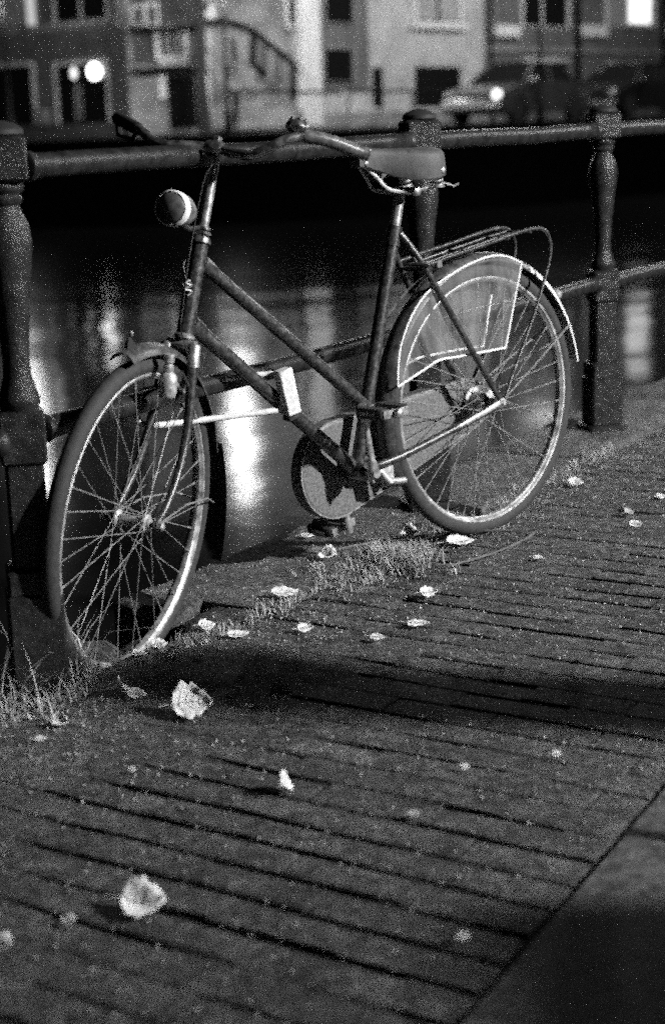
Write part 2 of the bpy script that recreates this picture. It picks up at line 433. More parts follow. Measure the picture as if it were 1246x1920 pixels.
PA_ = [0, 1.6331, 2.8969, 4.2, 5.5]
post(0, 'large iron railing post at the left edge, behind the front wheel and long grass', -.12)
post(PA_[1], 'iron railing post standing behind the saddle and rear wheel')
post(PA_[2], 'whole turned iron railing post at the right, clear of the bicycle')
def rail(name, a0, a1, z0, z1, r, label, z=0):
    mb = MB(); n = 8
    mb.tube([Q(a0+(a1-a0)*i/n, 0, z0+(z1-z0)*i/n+.002*math.sin(i)) for i in range(n+1)], r, 16)
    e = empty(name, (0, 0, 0), label, 'rail', 'iron rails between the posts')
    mb.build('bar', M_RAIL, e)
    for aa, zz in ((a0, z0), (a1, z1)):
        d_ = 1 if aa == a0 else -1
        MB().lathe([(r, 0), (r+.005, .003), (r+.006, .012), (r+.004, .02), (r, .024)], Q(aa, 0, zz), DR*d_, 16).build('collar', M_RAIL, e)
    return e
hb = .048
for i, (la, lb) in enumerate([('upper rail between the left post and the saddle, under the handlebar', 'lower rail crossing behind the frame tubes and the front wheel'),
                              ('upper rail between the saddle and the turned post at the right', 'lower rail behind the carrier, between the middle and right posts'),
                              ('thin shining upper rail beyond the right post', 'thin shining lower rail beyond the right post')]):
    a0, a1 = PA_[i]+hb+.012, PA_[i+1]-hb-.012
    rail('railing_rail', a0, a1, 1.0, 1.0, .0245, la)
    rail('railing_rail', a0-.004, a1+.004, .495, .500, .023, lb)
post(PA_[3], 'iron railing post beyond the right edge of the picture')
rail('railing_rail', PA_[0]-1.9, -hb-.012, 1.0, 1.0, .0245, 'upper rail running out past the left edge')
rail('railing_rail', PA_[0]-1.9, -hb-.012, .49, .49, .023, 'lower rail running out past the left edge')

# ---------------------------------------------------------------- the bicycle
O = Vector((.41956, 4.27211, 0))
MR = Matrix(((-.7297, .6805, -.0671), (-.6793, -.7326, -.0421), (-.0778, .0148, .9969)))
bike = empty('bicycle', O, 'old black ladies bicycle with swan white lock, leaning on the canal railing', 'bicycle')
bike['label'] = 'old worn black step-through bicycle leaning against the canal railing'
bike.matrix_world = Matrix.Translation(O) @ MR.to_4x4()
AXB = Vector((1.08155, 0, .31452)); AXD = Vector((-.36704, 0, .93020)).normalized()
ST = Matrix.Rotation(.45108, 3, AXD)
FH = Vector((1.1716, 0, .35)); TOP = AXB + AXD*((1.08-.31452)/.93020)
def SF(p): return ST @ (Vector(p)-AXB) + AXB            # steered parts
FU = Vector((AXD.z, 0, -AXD.x))                         # forward, square to the steering axis
def ax_at(z): return AXB + AXD*((z-AXB.z)/AXD.z)

BB = Vector((.4665, 0, .2794)); SD = Vector((-.348, 0, .9375)).normalized()
def seat_at(z): return BB+SD*((z-BB.z)/SD.z)
# frame
mb = MB()
mb.tube([ax_at(.695), ax_at(.885)], .0185, 16)
mb.tube([BB, seat_at(.832)], .0160, 16)
mb.tube([ax_at(.852), seat_at(.425)], .0148, 16)
mb.tube([ax_at(.728), BB], .0168, 16)
mb.tube([BB-Vector((0, .036, 0)), BB+Vector((0, .036, 0))], .0225, 20)
for p0, d, r in ((ax_at(.852), (seat_at(.425)-ax_at(.852)), .019), (ax_at(.728), BB-ax_at(.728), .0205)):
    d = d.normalized(); mb.tube([p0+d*.012, p0+d*.045, p0+d*.055], [r, r*.93, r*.8], 16)
mb.tube([seat_at(.79), seat_at(.835)], .0185, 16)
for s in (-1, 1):
    mb.tube(smooth_path([(.262, s*.016, .818), (.243, s*.028, .785), (.21, s*.042, .723), (.11, s*.053, .545), (0, s*.060, .356)], 4), .0078, 10)
    mb.tube(smooth_path([(.452, s*.020, .282), (.41, s*.037, .287), (.33, s*.047, .296), (.15, s*.055, .322), (.012, s*.060, .343)], 4), [.0098]*17, 12)
    mb.prism([(-.022, .335), (-.012, .368), (.010, .376), (.03, .352), (.02, .33)], lambda p, s=s: Vector((p[0], s*.060-.002, p[1])), lambda p, s=s: Vector((p[0], s*.060+.002, p[1])))
mb.tube([(.212, -.042, .725), (.212, .042, .725)], .006, 8)
frame = mb.build('frame', M_PAINT, bike)
mb = MB()
MB().lathe([(.019, 0), (.023, .002), (.023, .008), (.019, .012)], ax_at(.690), AXD, 20).build('lower_headset', M_CHROME, bike)
mb.lathe([(.019, 0), (.023, .002), (.023, .008), (.019, .016)], ax_at(.884), AXD, 20)
mb.lathe([(.015, 0), (.021, .001), (.021, .007), (.015, .009)], ax_at(.902), AXD, 6)
mb.lathe([(.013, 0), (.017, .001), (.017, .006), (.013, .008)], ax_at(.912), AXD, 20)
mb.build('headset', M_BAR, bike)
# steering
MB().tube([SF(ax_at(.91)), SF(ax_at(1.071))], .0118, 16).build('stem', M_CHROME, bike)
def HB(u, v, w_): return SF(TOP + Vector((u, v, w_)))
half = [(.012, .0, .0), (.030, .06, -.003), (.038, .10, -.001), (.032, .135, .014), (.016, .165, .032), (-.012, .195, .041), (-.035, .225, .035), (-.060, .255, .024), (-.090, .292, .006), (-.105, .312, .000)]
halfr = [(.012, .0, .0), (.036, .06, .004), (.046, .10, .003), (.044, .13, .009), (.036, .155, .020), (.012, .183, .024), (-.018, .213, .0245), (-.052, .247, .025), (-.086, .280, .0255), (-.125, .312, .022)]
hbp = [HB(u, -v, w_) for u, v, w_ in halfr[::-1]]+[HB(u, v, w_) for u, v, w_ in half[1:]]
mb = MB(); mb.tube(smooth_path(hbp, 5), .0112, 14)
mb.lathe([(.016, -.018), (.018, -.012), (.018, .012), (.016, .018)], HB(.012, 0, 0), SF((0, 1, 0))-SF((0, 0, 0)), 16)
mb.lathe([(.008, 0), (.011, .002), (.011, .012), (.006, .016)], HB(0, 0, .010), AXD, 6)
mb.build('handlebar', M_BAR, bike)
for s, hh_ in ((-1, halfr[5:]), (1, half[5:])):
    P_ = smooth_path([HB(u, s*v, w_) for u, v, w_ in hh_], 6)
    rr = [.0138+.0012*(i % 2) for i in range(len(P_))]; rr[0] = .012; rr[-1] = .012
    MB().tube(P_, rr, 14).build('grip', M_GRIP if s > 0 else M_RUBBER, bike)
# brake lever stub under the far grip
mb = MB(); mb.tube([HB(.01, -.19, .02), HB(-.01, -.21, -.002), HB(-.06, -.265, -.006), HB(-.115, -.305, -.012)], [.006, .006, .0045, .005], 8)
mb.tube([HB(-.118, -.306, .010), HB(-.122, -.306, -.016)], .008, 8)
mb.build('brake_lever', M_DARK, bike)
# bell with ribbed dome
mb = MB(); bo = HB(-.012, .182, .056)
mb.lathe([(.002, -.016), (.010, -.014), (.024, -.004), (.027, .001), (.026, .005), (.021, .013), (.012, .018), (.003, .020)], bo, AXD, 22)
for k in range(6):
    an = k*math.pi/3; mb.lathe([(.0015, 0), (.0045, .002), (.0045, .006), (.001, .009)], bo+FU*(math.cos(an)*.017)+Vector((0, math.sin(an)*.017, 0))+AXD*.013, AXD, 8)
mb.build('bell', M_BAR, bike)
# brake cable and its clamp on the head tube
def FK(l): return [Vector(p) for p in l]
cab = [(.87, .035, 1.062), (.893, .026, 1.03), (.924, .02, .941), (.958, .021, .857), (.985, .024, .78), (1.0, .026, .735), (.985, .03, .69), (.965, .036, .62), (.968, .044, .53)]
MB().tube(smooth_path([SF(p) for p in cab], 5), .0016, 6).build('cable', M_DARK, bike)
mb = MB(); c0 = SF((.962, .020, .815))
mb.tube(smooth_path([c0+Vector(q) for q in ((-.008, .004, .012), (.006, .006, .008), (-.004, .010, .0), (.010, .006, -.004), (-.006, .008, -.012), (.004, .004, -.020))], 5), .0026, 6)
mb.tube(smooth_path([c0+Vector(q) for q in ((-.012, .002, .002), (.012, .002, .004))], 2), .0035, 6)
mb.tube([c0+Vector((0, 0, .015)), c0+Vector((.004, .004, .045)), c0+Vector((-.002, .004, .055))], .0012, 6)
mb.build('cable_clamp', M_SPOKE, bike)
# headlamp
mb = MB(); lo = SF((.918, 0, .962)); ld = (SF(TOP+FU)-SF(TOP))
ld = (ld+Vector((0, 0, -.10))).normalized()
mb.lathe([(.003, -.002), (.016, 0), (.026, .010), (.033, .03), (.0355, .05), (.036, .066), (.0375, .068), (.0375, .080), (.034, .083)], lo, ld, 28)
hl = mb.build('headlight', M_LAMPB, bike)
MB().lathe([(.034, .0815), (.030, .088), (.018, .093), (.002, .095)], lo, ld, 28).build('lens', M_LENS, hl)
MB().lathe([(.0365, .066), (.0385, .067), (.0385, .081), (.0345, .085), (.033, .083)], lo, ld, 28).build('lamp_ring', M_WHITE, hl)
mb = MB(); mb.tube([lo+ld*.03+Vector((0, 0, -.031)), SF((.905, .0, .925)), SF(ax_at(.915)+FU*.015)], .005, 8, flat=.5); mb.build('headlight_bracket', M_DARK, bike)
# fork
mb = MB()
for s in (-1, 1):
    rel = [(-.222, s*.032, .322), (-.205, s*.036, .27), (-.182, s*.042, .20), (-.150, s*.047, .13), (-.105, s*.051, .07), (-.048, s*.054, .022), (-.004, s*.055, .0)]
    P_ = smooth_path([SF(FH+Vector(p)) for p in rel], 4); n = len(P_)
    mb.tube(P_, [.0125-.0055*i/(n-1) for i in range(n)], 12)
    mb.lathe([(.011, -.002), (.011, .002)], SF(FH+Vector((0, s*.055, 0))), SF((0, 1, 0))-SF((0, 0, 0)), 12)
mb.tube([SF(ax_at(.69)), SF(ax_at(.655))], .0165, 14)
mb.build('fork', M_PAINT, bike)
mb = MB()
for s in (-1, 1):
    p0, p1 = SF(FH+Vector((-.226, s*.031, .335))), SF(FH+Vector((-.212, s*.034, .288)))
    mb.tube([p0, p0.lerp(p1, .1), p1], [.012, .0155, .0148], 16)
mb.tube([SF(FH+Vector((-.227, -.034, .33))), SF(FH+Vector((-.227, .034, .33)))], .013, 14)
mb.build('fork_crown', M_CHROME, bike)

# wheels
def wheel(name, C_, fn, dyn, tyre_mat, hub):
    e = bpy.data.objects.new(name, None); COL.objects.link(e); e.parent = bike; e.location = (0, 0, 0)
    Y = Vector((0, 1, 0))
    def xf(m): return m.xf(fn)
    mb = MB(); prof = []
    for k in range(16):
        an = 2*math.pi*k/16; prof.append((.3305+.0195*math.cos(an), .0185*math.sin(an)))
    mb.lathe(prof, C_, Y, 120, closed=True)
    xf(mb).build('tyre', tyre_mat, e)
    mb = MB()
    mb.lathe([(.3185, -.0130), (.3150, -.0150), (.3110, -.0140), (.3075, -.0085), (.3050, -.0065), (.3035, 0), (.3050, .0065), (.3075, .0085), (.3110, .0140), (.3150, .0150), (.3185, .0130), (.314, .009), (.310, 0), (.314, -.009)], C_, Y, 120, closed=True)
    xf(mb).build('rim', M_RIM, e)
    fl, fr, hr = hub
    mb = MB(); mb.lathe([(.005, -.068), (.005, -fl-.012), (.012, -fl-.010), (.014, -fl-.004), (fr, -fl-.002), (fr, -fl+.002), (hr, -fl+.006), (hr, fl-.006), (fr, fl-.002), (fr, fl+.002), (.014, fl+.004), (.012, fl+.010), (.005, fl+.012), (.005, .068)], C_, Y, 24)
    for s in (-1, 1): mb.lathe([(.010, s*.062), (.010, s*.072), (.006, s*.076)], C_, Y, 6)
    xf(mb).build('hub', M_ALU, e)
    for i in range(36):
        th = 2*math.pi*i/36+.04; s = 1 if i % 2 else -1; k = 1 if (i//2) % 2 else -1
        if name == 'front_wheel' and i in (29,): continue
        ha = th+k*R(66)+rnd.uniform(-.02, .02)
        A = C_+Vector((math.cos(ha)*fr*.9, s*fl, math.sin(ha)*fr*.9)); B = C_+Vector((math.cos(th)*.306, s*.003, math.sin(th)*.306))
        mb = MB(); mb.tube([A, A.lerp(B, .94), A.lerp(B, .94), B], [.00115, .00115, .0021, .0021], 6)
        xf(mb).build('spoke', M_SPOKE, e)
    return e
ID = lambda v: v
wheel('rear_wheel', Vector((0, 0, .35)), ID, 0, M_TYRE, (.030, .032, .022))
wheel('front_wheel', FH, SF, 0, M_TYRE, (.034, .020, .012))
# coaster brake arm and chain adjuster at the near dropout
mb = MB(); mb.tube([(0, .066, .35), (.07, .066, .338), (.16, .062, .322)], [.010, .007, .006], 8, flat=.4)
mb.lathe([(.012, .060), (.0125, .070), (.007, .074)], (0, 0, .35), (0, 1, 0), 6)
mb.build('brake_arm', M_ALU, bike)

def fender(name, C_, fn, rad, w_, a0, a1, m_, parent, drop=0.0, seg=56, th=.0014, arcn=13, bulge=.028):
    mb = MB(); vs_ = []; n = seg+1
    for layer in (0, 1):
        for i in range(n):
            t = R(a0+(a1-a0)*i/seg)
            for j in range(arcn):
                q = (j/(arcn-1)-.5)*2
                rr = rad+bulge*math.sqrt(max(0, 1-(q*.97)**2))-bulge*.25-(th*layer)
                vs_.append(C_+Vector((math.cos(t)*rr, q*(w_/2-th*.5*layer), math.sin(t)*rr)))
    L = n*arcn; fs_ = []
    for i in range(seg):
        for j in range(arcn-1):
            p = i*arcn+j; fs_.append((p, p+1, p+arcn+1, p+arcn)); p += L; fs_.append((p, p+arcn, p+arcn+1, p+1))
        p = i*arcn; fs_.append((p, p+arcn, p+arcn+L, p+L)); p += arcn-1; fs_.append((p, p+L, p+arcn+L, p+arcn))
    for j in range(arcn-1):
        fs_.append((j, j+L, j+1+L, j+1)); p = seg*arcn+j; fs_.append((p, p+1, p+1+L, p+L))
    mb.add(vs_, fs_); mb.xf(fn); return mb.build(name, m_, parent)
CRW = Vector((0, 0, .35))
rf = fender('rear_fender', CRW, ID, .357, .060, -22, 152, M_FEND, bike)
fender('white_tail', CRW, ID, .3578, .0612, 122, 175, M_WHITE, rf)
ff = fender('front_fender', FH, SF, .358, .058, 84, 172, M_FEND, bike)
# mud flap and its stay
mb = MB(); P_ = []
for i in range(9):
    t = R(170+i*5.2); rr = .378+.0045*i; P_.append((math.cos(t)*rr, math.sin(t)*rr))
V_ = []; nn = len(P_)
for l_ in (0, 1):
    for i, (x_, z_) in enumerate(P_):
        hw = .029+.0016*i
        for j in range(5):
            q = j/2-1; V_.append(FH+Vector((x_-.006*(1-q*q)-.002*l_, q*hw, z_)))
F_ = []
for i in range(nn-1):
    for j in range(4):
        p = i*5+j; F_.append((p, p+5, p+6, p+1)); p += nn*5; F_.append((p, p+1, p+6, p+5))
    p = i*5; F_.append((p, p+nn*5, p+5+nn*5, p+5)); p += 4; F_.append((p, p+5, p+5+nn*5, p+nn*5))
mb.add(V_, F_).xf(SF).build('mud_flap', M_RUBBER, ff)
# fin ornament on the fender tip
MB().lathe([(.0165, 0), (.015, .003), (.004, .024), (.002, .026)], SF(FH+Vector((-.002, 0, .376))), (0, 0, 1), 4, x=SF((0, 1, 0))-SF((0, 0, 0))).build('fender_fin', M_BLACK, ff)
MB().lathe([(.002, -.004), (.0045, 0), (.0045, .004), (.001, .008)], SF(FH+Vector((-.004, 0, .405))), (0, 0, 1), 10).build('fin_knob', M_CHROME, ff)
mb = MB()
for s in (-1, 1):
    mb.tube([SF(FH+Vector((0, s*.058, 0))), SF(FH+Vector((-.15, s*.052, -.005))), SF(FH+Vector((-.28, s*.040, -.035))), SF(FH+Vector((-.357, s*.018, -.075)))], .0022, 6)
mb.build('front_stay', M_SPOKE, bike)
mb = MB()
mb.tube([(0, .066, .352), (-.16, .052, .418), (-.335, .031, .490)], .0024, 6)
mb.tube([(0, -.066, .352), (-.16, -.052, .418), (-.335, -.031, .490)], .0024, 6)
mb.build('rear_stay', M_SPOKE, bike)
MB().lathe([(.010, 0), (.013, .004), (.0135, .012), (.010, .019), (.004, .022)], CRW+Vector((math.cos(R(146))*.381, 0, math.sin(R(146))*.381)), (math.cos(R(146)), 0, math.sin(R(146))), 18).build('tail_light', M_GLASS, bike)

# dynamo beside the near fork blade
mb = MB(); d0 = SF((1.100, .046, .612)); d1 = SF((1.092, .046, .690)); dd = (d1-d0).normalized()
mb.lathe([(.010, -.004), (.017, 0), (.0195, .008), (.0195, .040), (.016, .047), (.011, .052), (.011, .066), (.008, .068), (.008, .072), (.0115, .074), (.0115, .090), (.004, .092)], d0, dd, 22)
mb.build('dynamo', M_ALU, bike)
mb = MB(); mb.tube([d0+dd*.03, SF((1.03, .046, .645)), SF((.985, .040, .60))], [.007, .006, .006], 8, flat=.5)
mb.tube([d0-dd*.003, d0+Vector((-.02, 0, -.025)), d0+Vector((-.035, .0, -.005))], .003, 6)
mb.build('dynamo_bracket', M_DARK, bike)

# saddle
mb = MB(); secs = []
for x_, hw, zt, sk, fl in [(.378, .010, 1.020, .026, .2), (.372, .019, 1.026, .036, .25), (.35, .024, 1.029, .042, .3), (.31, .032, 1.026, .052, .35), (.27, .050, 1.021, .062, .4), (.225, .078, 1.016, .070, .5), (.18, .100, 1.013, .072, .55), (.14, .108, 1.012, .070, .6), (.115, .104, 1.010, .064, .6), (.100, .092, 1.003, .054, .6), (.094, .070, .995, .040, .5)]:
    sec = []
    cs = [(-1, -sk), (-1.01, -sk*.6), (-1.0, -.020), (-.95, -.010), (-.84, -.0035), (-.6, .0), (-.3, .001), (0, -.001)]
    cs = cs+[(-a_, b_) for a_, b_ in cs[-2::-1]]
    x_s = .378-(.378-x_)*.80
    for q, dz in cs: sec.append(Vector((x_s, q*hw*.90, zt+dz)))
    secs.append(sec)
ns = len(secs[0]); V_ = [v for s_ in secs for v in s_]; V_ += [v+Vector((0, -.003*np.sign(v.y), -.003)) for v in V_]; L = ns*len(secs); F_ = []
for i in range(len(secs)-1):
    for j in range(ns-1):
        p = i*ns+j; F_.append((p, p+1, p+ns+1, p+ns)); p += L; F_.append((p, p+ns, p+ns+1, p+1))
    p = i*ns; F_.append((p, p+ns, p+ns+L, p+L)); p += ns-1; F_.append((p, p+L, p+ns+L, p+ns))
for j in range(ns-1):
    F_.append((j, j+L, j+1+L, j+1)); p = (len(secs)-1)*ns+j; F_.append((p, p+1, p+1+L, p+L))
sd_ = mb.add(V_, F_).build('saddle', M_LEATHER, bike)
for x_, y_, z_ in ((.180, .0975, .957), (.355, .0215, .994), (.180, -.0975, .957), (.355, -.0215, .994)):
    MB().lathe([(.007, 0), (.0065, .002), (.003, .0035)], (x_, y_-.001*np.sign(y_), z_), (0, 1 if y_ > 0 else -1, 0), 14).build('rivet', M_CHROME, sd_)
mb = MB()
for s in (-1, 1):
    mb.tube(smooth_path([(.355, s*.010, .992), (.325, s*.018, .960), (.30, s*.026, .930), (.262, s*.030, .918), (.21, s*.032, .914), (.165, s*.045, .916)], 3), .0052, 8, flat=.6)
    th = [i*2*math.pi/10 for i in range(46)]
    mb.tube([(.158+.014*math.cos(t), s*.052+.014*math.sin(t), .918+.045*i/45) for i, t in enumerate(th)], .0028, 6)
    mb.lathe([(.019, 0), (.019, .004)], (.158, s*.052, .914), (0, 0, 1), 14)
mb.tube([(.160, -.075, .958), (.160, .075, .958)], .006, 8)
mb.tube([(.225, -.045, .914), (.225, .045, .914)], .010, 10)
mb.lathe([(.012, .044), (.012, .052), (.006, .056)], (.225, 0, .914), (0, 1, 0), 6)
mb.tube([(.150, .06, .925), (.118, .07, .912), (.100, .068, .915)], .003, 6)
mb.build('saddle_frame', M_CHROME, bike)
MB().tube([seat_at(.82), seat_at(.915)], .0128, 14).build('seat_post', M_CHROME, bike)

# carrier
near = [(.224, .060, .737), (.127, .060, .746), (.009, .060, .754), (-.094, .060, .763), (-.170, .060, .766), (-.215, .060, .758), (-.237, .060, .730), (-.234, .060, .687), (-.194, .060, .610), (-.129, .060, .511), (-.055, .062, .414), (-.012, .066, .356)]
far = [(x_, -y_, z_) for x_, y_, z_ in near]
mb = MB(); mb.tube(smooth_path(near, 5), .0048, 10); mb.tube(smooth_path(far, 5), .0048, 10)
for x_, z_ in ((.20, .733), (.06, .745), (-.08, .756)): mb.tube([(x_, -.060, z_), (x_, .060, z_)], .0042, 8)
mb.tube([(.075, -.060, .7375), (.075, -.012, .7375)], .004, 8)
for y_ in (-.02, .02): mb.tube([(.20, y_, .733), (.06, y_, .745), (-.08, y_, .756), (-.165, y_, .760)], .004, 8)
mb.tube([(-.165, -.060, .760), (-.165, .060, .760)], .004, 8)
mb.tube([(.224, .060, .737), (.236, .038, .742), (.240, .024, .770)], .0048, 8); mb.tube([(.224, -.060, .737), (.236, -.038, .742), (.240, -.024, .770)], .0048, 8)
mb.build('carrier', M_PAINT, bike)
mb = MB(); mb.box(.176, .196, .057, .067, .724, .742, .002); mb.build('carrier_lug', M_CASE, bike)

# transparent dress guard with white piping
poly = [(.346, .463), (.335, .510), (.315, .560), (.269, .624), (.201, .671), (.111, .701), (.031, .715), (-.04, .717), (-.091, .708), (-.142, .684), (-.061, .478), (.037, .486), (.117, .491), (.185, .495), (.25, .482)]
m = bpy.data.materials.new('scratched clear vinyl'); m.use_nodes = True; nt = m.node_tree; b = nt.nodes['Principled BSDF']
b.inputs['Base Color'].default_value = (.27, .27, .27, 1); b.inputs['Roughness'].default_value = .3
tcn = nt.nodes.new('ShaderNodeTexCoord'); mpn = nt.nodes.new('ShaderNodeMapping'); mpn.inputs['Scale'].default_value = (1, 1, .35); mpn.inputs['Rotation'].default_value = (0, .5, 0)
nn_ = nt.nodes.new('ShaderNodeTexNoise'); nn_.inputs['Scale'].default_value = 14; nn_.inputs['Detail'].default_value = 5; nn_.inputs['Distortion'].default_value = .8
nt.links.new(tcn.outputs['Object'], mpn.inputs[0]); nt.links.new(mpn.outputs[0], nn_.inputs['Vector'])
mrn = nt.nodes.new('ShaderNodeMapRange'); mrn.inputs[1].default_value = .35; mrn.inputs[2].default_value = .75; mrn.inputs[3].default_value = .10; mrn.inputs[4].default_value = .6
nt.links.new(nn_.outputs[0], mrn.inputs[0]); nt.links.new(mrn.outputs[0], b.inputs['Alpha'])
bpn = nt.nodes.new('ShaderNodeBump'); bpn.inputs['Distance'].default_value = .01; bpn.inputs['Strength'].default_value = .6; nt.links.new(nn_.outputs[0], bpn.inputs['Height']); nt.links.new(bpn.outputs[0], b.inputs['Normal'])
M_VINYL = m
for s in (1, -1):
    e = bpy.data.objects.new('dress_guard', None); COL.objects.link(e); e.parent = bike
    Y_ = lambda p: s*(.0395+.004*math.sin(p[0]*23)+.003*math.sin(p[1]*31))
    inner = [(p[0]*.97+.0025, p[1]*.97+.0176) for p in poly]
    mb = MB(); cx_, cz_ = .09, .60; V_ = []; F_ = []; K = 7; n = len(poly)
    for k in range(K+1):
        f_ = 1-k/K*.98
        for p in poly: q = (cx_+(p[0]-cx_)*f_, cz_+(p[1]-cz_)*f_); V_.append((q[0], Y_(q), q[1]))
    for k in range(K):
        for i in range(n): F_.append((k*n+i, k*n+(i+1) % n, (k+1)*n+(i+1) % n, (k+1)*n+i))
    F_.append(tuple(K*n+i for i in range(n)))
    mb.add(V_, F_).build('vinyl_panel', M_VINYL, e)
    arc = smooth_path([(p[0], Y_(p), p[1]) for p in poly[:10]], 4); low = [(p[0], Y_(p), p[1]) for p in poly[9:]]+[(poly[0][0], Y_(poly[0]), poly[0][1])]
    mb = MB()
    if s > 0: mb.tube(arc, .0028, 8, flat=.7)
    mb.tube(smooth_path(low[:1]+[(low[0][0]*.5+low[1][0]*.5, low[0][1]*.5+low[1][1]*.5, low[0][2]*.5+low[1][2]*.5)]+low[1:2], 2), .0032, 8, flat=.7)
    mb.tube(smooth_path(low[1:], 4), .0032, 8, flat=.7)
    mb.build('piping', M_WHITE, e)

# chain case, behind the frame
def hull_case(y0, y1, grow):
    P_ = []; c1, r1, c2, r2 = (.487, .281), .121+grow, (.01, .337), .070+grow
    th0 = math.atan2(c2[1]-c1[1], c2[0]-c1[0]); D_ = math.dist(c1, c2); be = math.acos((r1-r2)/D_)
    for i in range(41):
        t = th0+be+(2*math.pi-2*be)*i/40; P_.append((c1[0]+r1*math.cos(t), c1[1]+r1*math.sin(t)))
    for i in range(17):
        t = th0-be+(2*be)*i/16; P_.append((c2[0]+r2*math.cos(t), c2[1]+r2*math.sin(t)))
    return P_
mb = MB(); o0, o1 = hull_case(0, 0, 0), hull_case(0, 0, -.009); n = len(o0); V_ = []
for yy, pp_ in ((-.078, o0), (-.046, o0), (-.041, o1)): V_ += [(p[0], yy, p[1]) for p in pp_]
F_ = [tuple(range(n)), tuple(range(2*n, 3*n))[::-1]]
for k in (0, 1):
    for i in range(n): F_.append((k*n+i, k*n+(i+1) % n, (k+1)*n+(i+1) % n, (k+1)*n+i))
mb.add(V_, F_).build('chain_case', M_CASE, bike, smooth=True)
mb = MB(); mb.tube([(p[0], -.043, p[1]) for p in hull_case(0, 0, -.002)], .0028, 6, closed=True); mb.build('case_rim', M_CHROME, bike)
# kickstand plate and lug below the bottom bracket
mb = MB(); mb.tube([(.440, .010, .268), (.405, .022, .262), (.392, .038, .232)], [.010, .009, .009], 10)
mb.tube([(.395, .030, .236), (.352, .050, .232)], [.009, .008], 10)
mb.box(.365, .405, .016, .026, .222, .275, .002)
mb.build('stand_lug', M_ALU, bike)

# cranks and pedals
def crank(s, ex, ez):
    A = Vector((.4665, s*.062, .2794)); B = Vector((ex, s*.075, ez)); d = (B-A).normalized(); mb = MB()
    mb.tube([A-d*.010, A+d*.012, A+d*.035, B-d*.03, B-d*.010, B+d*.012], [.012, .0155, .0095, .0085, .0125, .011], 12, flat=.7)
    mb.tube([(A.x, s*.036, A.z), (A.x, s*.072, A.z)], .012, 12)
    mb.tube([(A.x+.012, s*.062-.0, A.z+.022), (A.x+.006, s*.062, A.z-.022)], .004, 8)
    return mb.build('crank', M_CHROME, bike), B
def pedal(s, B, tilt):
    e = bpy.data.objects.new('pedal', None); COL.objects.link(e); e.parent = bike
    Rm = Matrix.Rotation(tilt, 3, 'Y')
    fn = lambda v: B+Rm@Vector((v[0], s*v[1], v[2]))
    mb = MB(); mb.tube([(0, 0, 0), (0, .118, 0)], [.0075, .006], 10); mb.lathe([(.010, .112), (.012, .114), (.011, .124), (.005, .127)], (0, 0, 0), (0, 1, 0), 12)
    for y_ in (.018, .106): mb.box(-.040, .040, y_, y_+.004, -.010, .010, .001)
    mb.xf(fn).build('spindle', M_CHROME, e)
    for x_ in (-.034, .034):
        mb = MB(); mb.box(x_-.013, x_+.013, .022, .106, -.013, .013, .004)
        for yy in range(7): mb.box(x_-.0135, x_+.0135, .028+yy*.011, .033+yy*.011, .0125, .0145)
        mb.xf(fn).build('pedal_rubber', M_RUBBER, e)
    mb = MB(); mb.box(.0472, .0492, .040, .088, -.006, .006); mb.xf(fn).build('pedal_reflector', M_GLASS, e)
c_, B1 = crank(1, .4955, .444); pedal(1, B1, R(-4))
c_, B2 = crank(-1, .4400, .115); pedal(-1, B2, R(8))

# ---------------------------------------------------------------- U-lock hung round the down tube and through the front wheel
lk = empty('bicycle_lock', O, 'pale U-shaped bicycle lock hanging round the down tube and through the front wheel', 'lock')
lk.matrix_world = bike.matrix_world.copy()
mb = MB(); pl = smooth_path([(.700, .016, .482), (.78, -.008, .487), (.856, -.030, .493), (.95, -.047, .502), (1.000, -.056, .508), (1.032, -.060, .522), (1.046, -.062, .548), (1.040, -.061, .574), (1.008, -.058, .589), (.95, -.054, .585), (.87, -.046, .576), (.781, -.034, .571), (.72, -.012, .566), (.692, .010, .564)], 6)
mb.tube(pl, .0072, 12); mb.build('shackle', M_LOCK, lk)
mb = MB(); bx0 = Vector((.682, .030, .522)); ex = Vector((-.9, .12, .12)).normalized(); ez = Vector((.14, 0, 1)); ez = (ez-ex*ez.dot(ex)).normalized(); ey = ez.cross(ex)
mb.box(-.019, .019, -.014, .014, -.054, .054, .003, fn=lambda v: bx0+ex*v.x+ey*v.y+ez*v.z)
mb.build('crossbar', M_LOCK, lk)
mb = MB(); mb.box(-.020, .020, -.015, .015, -.066, -.0545, .003, fn=lambda v: bx0+ex*v.x+ey*v.y+ez*v.z); mb.build('end_cap', M_RUBBER, lk)

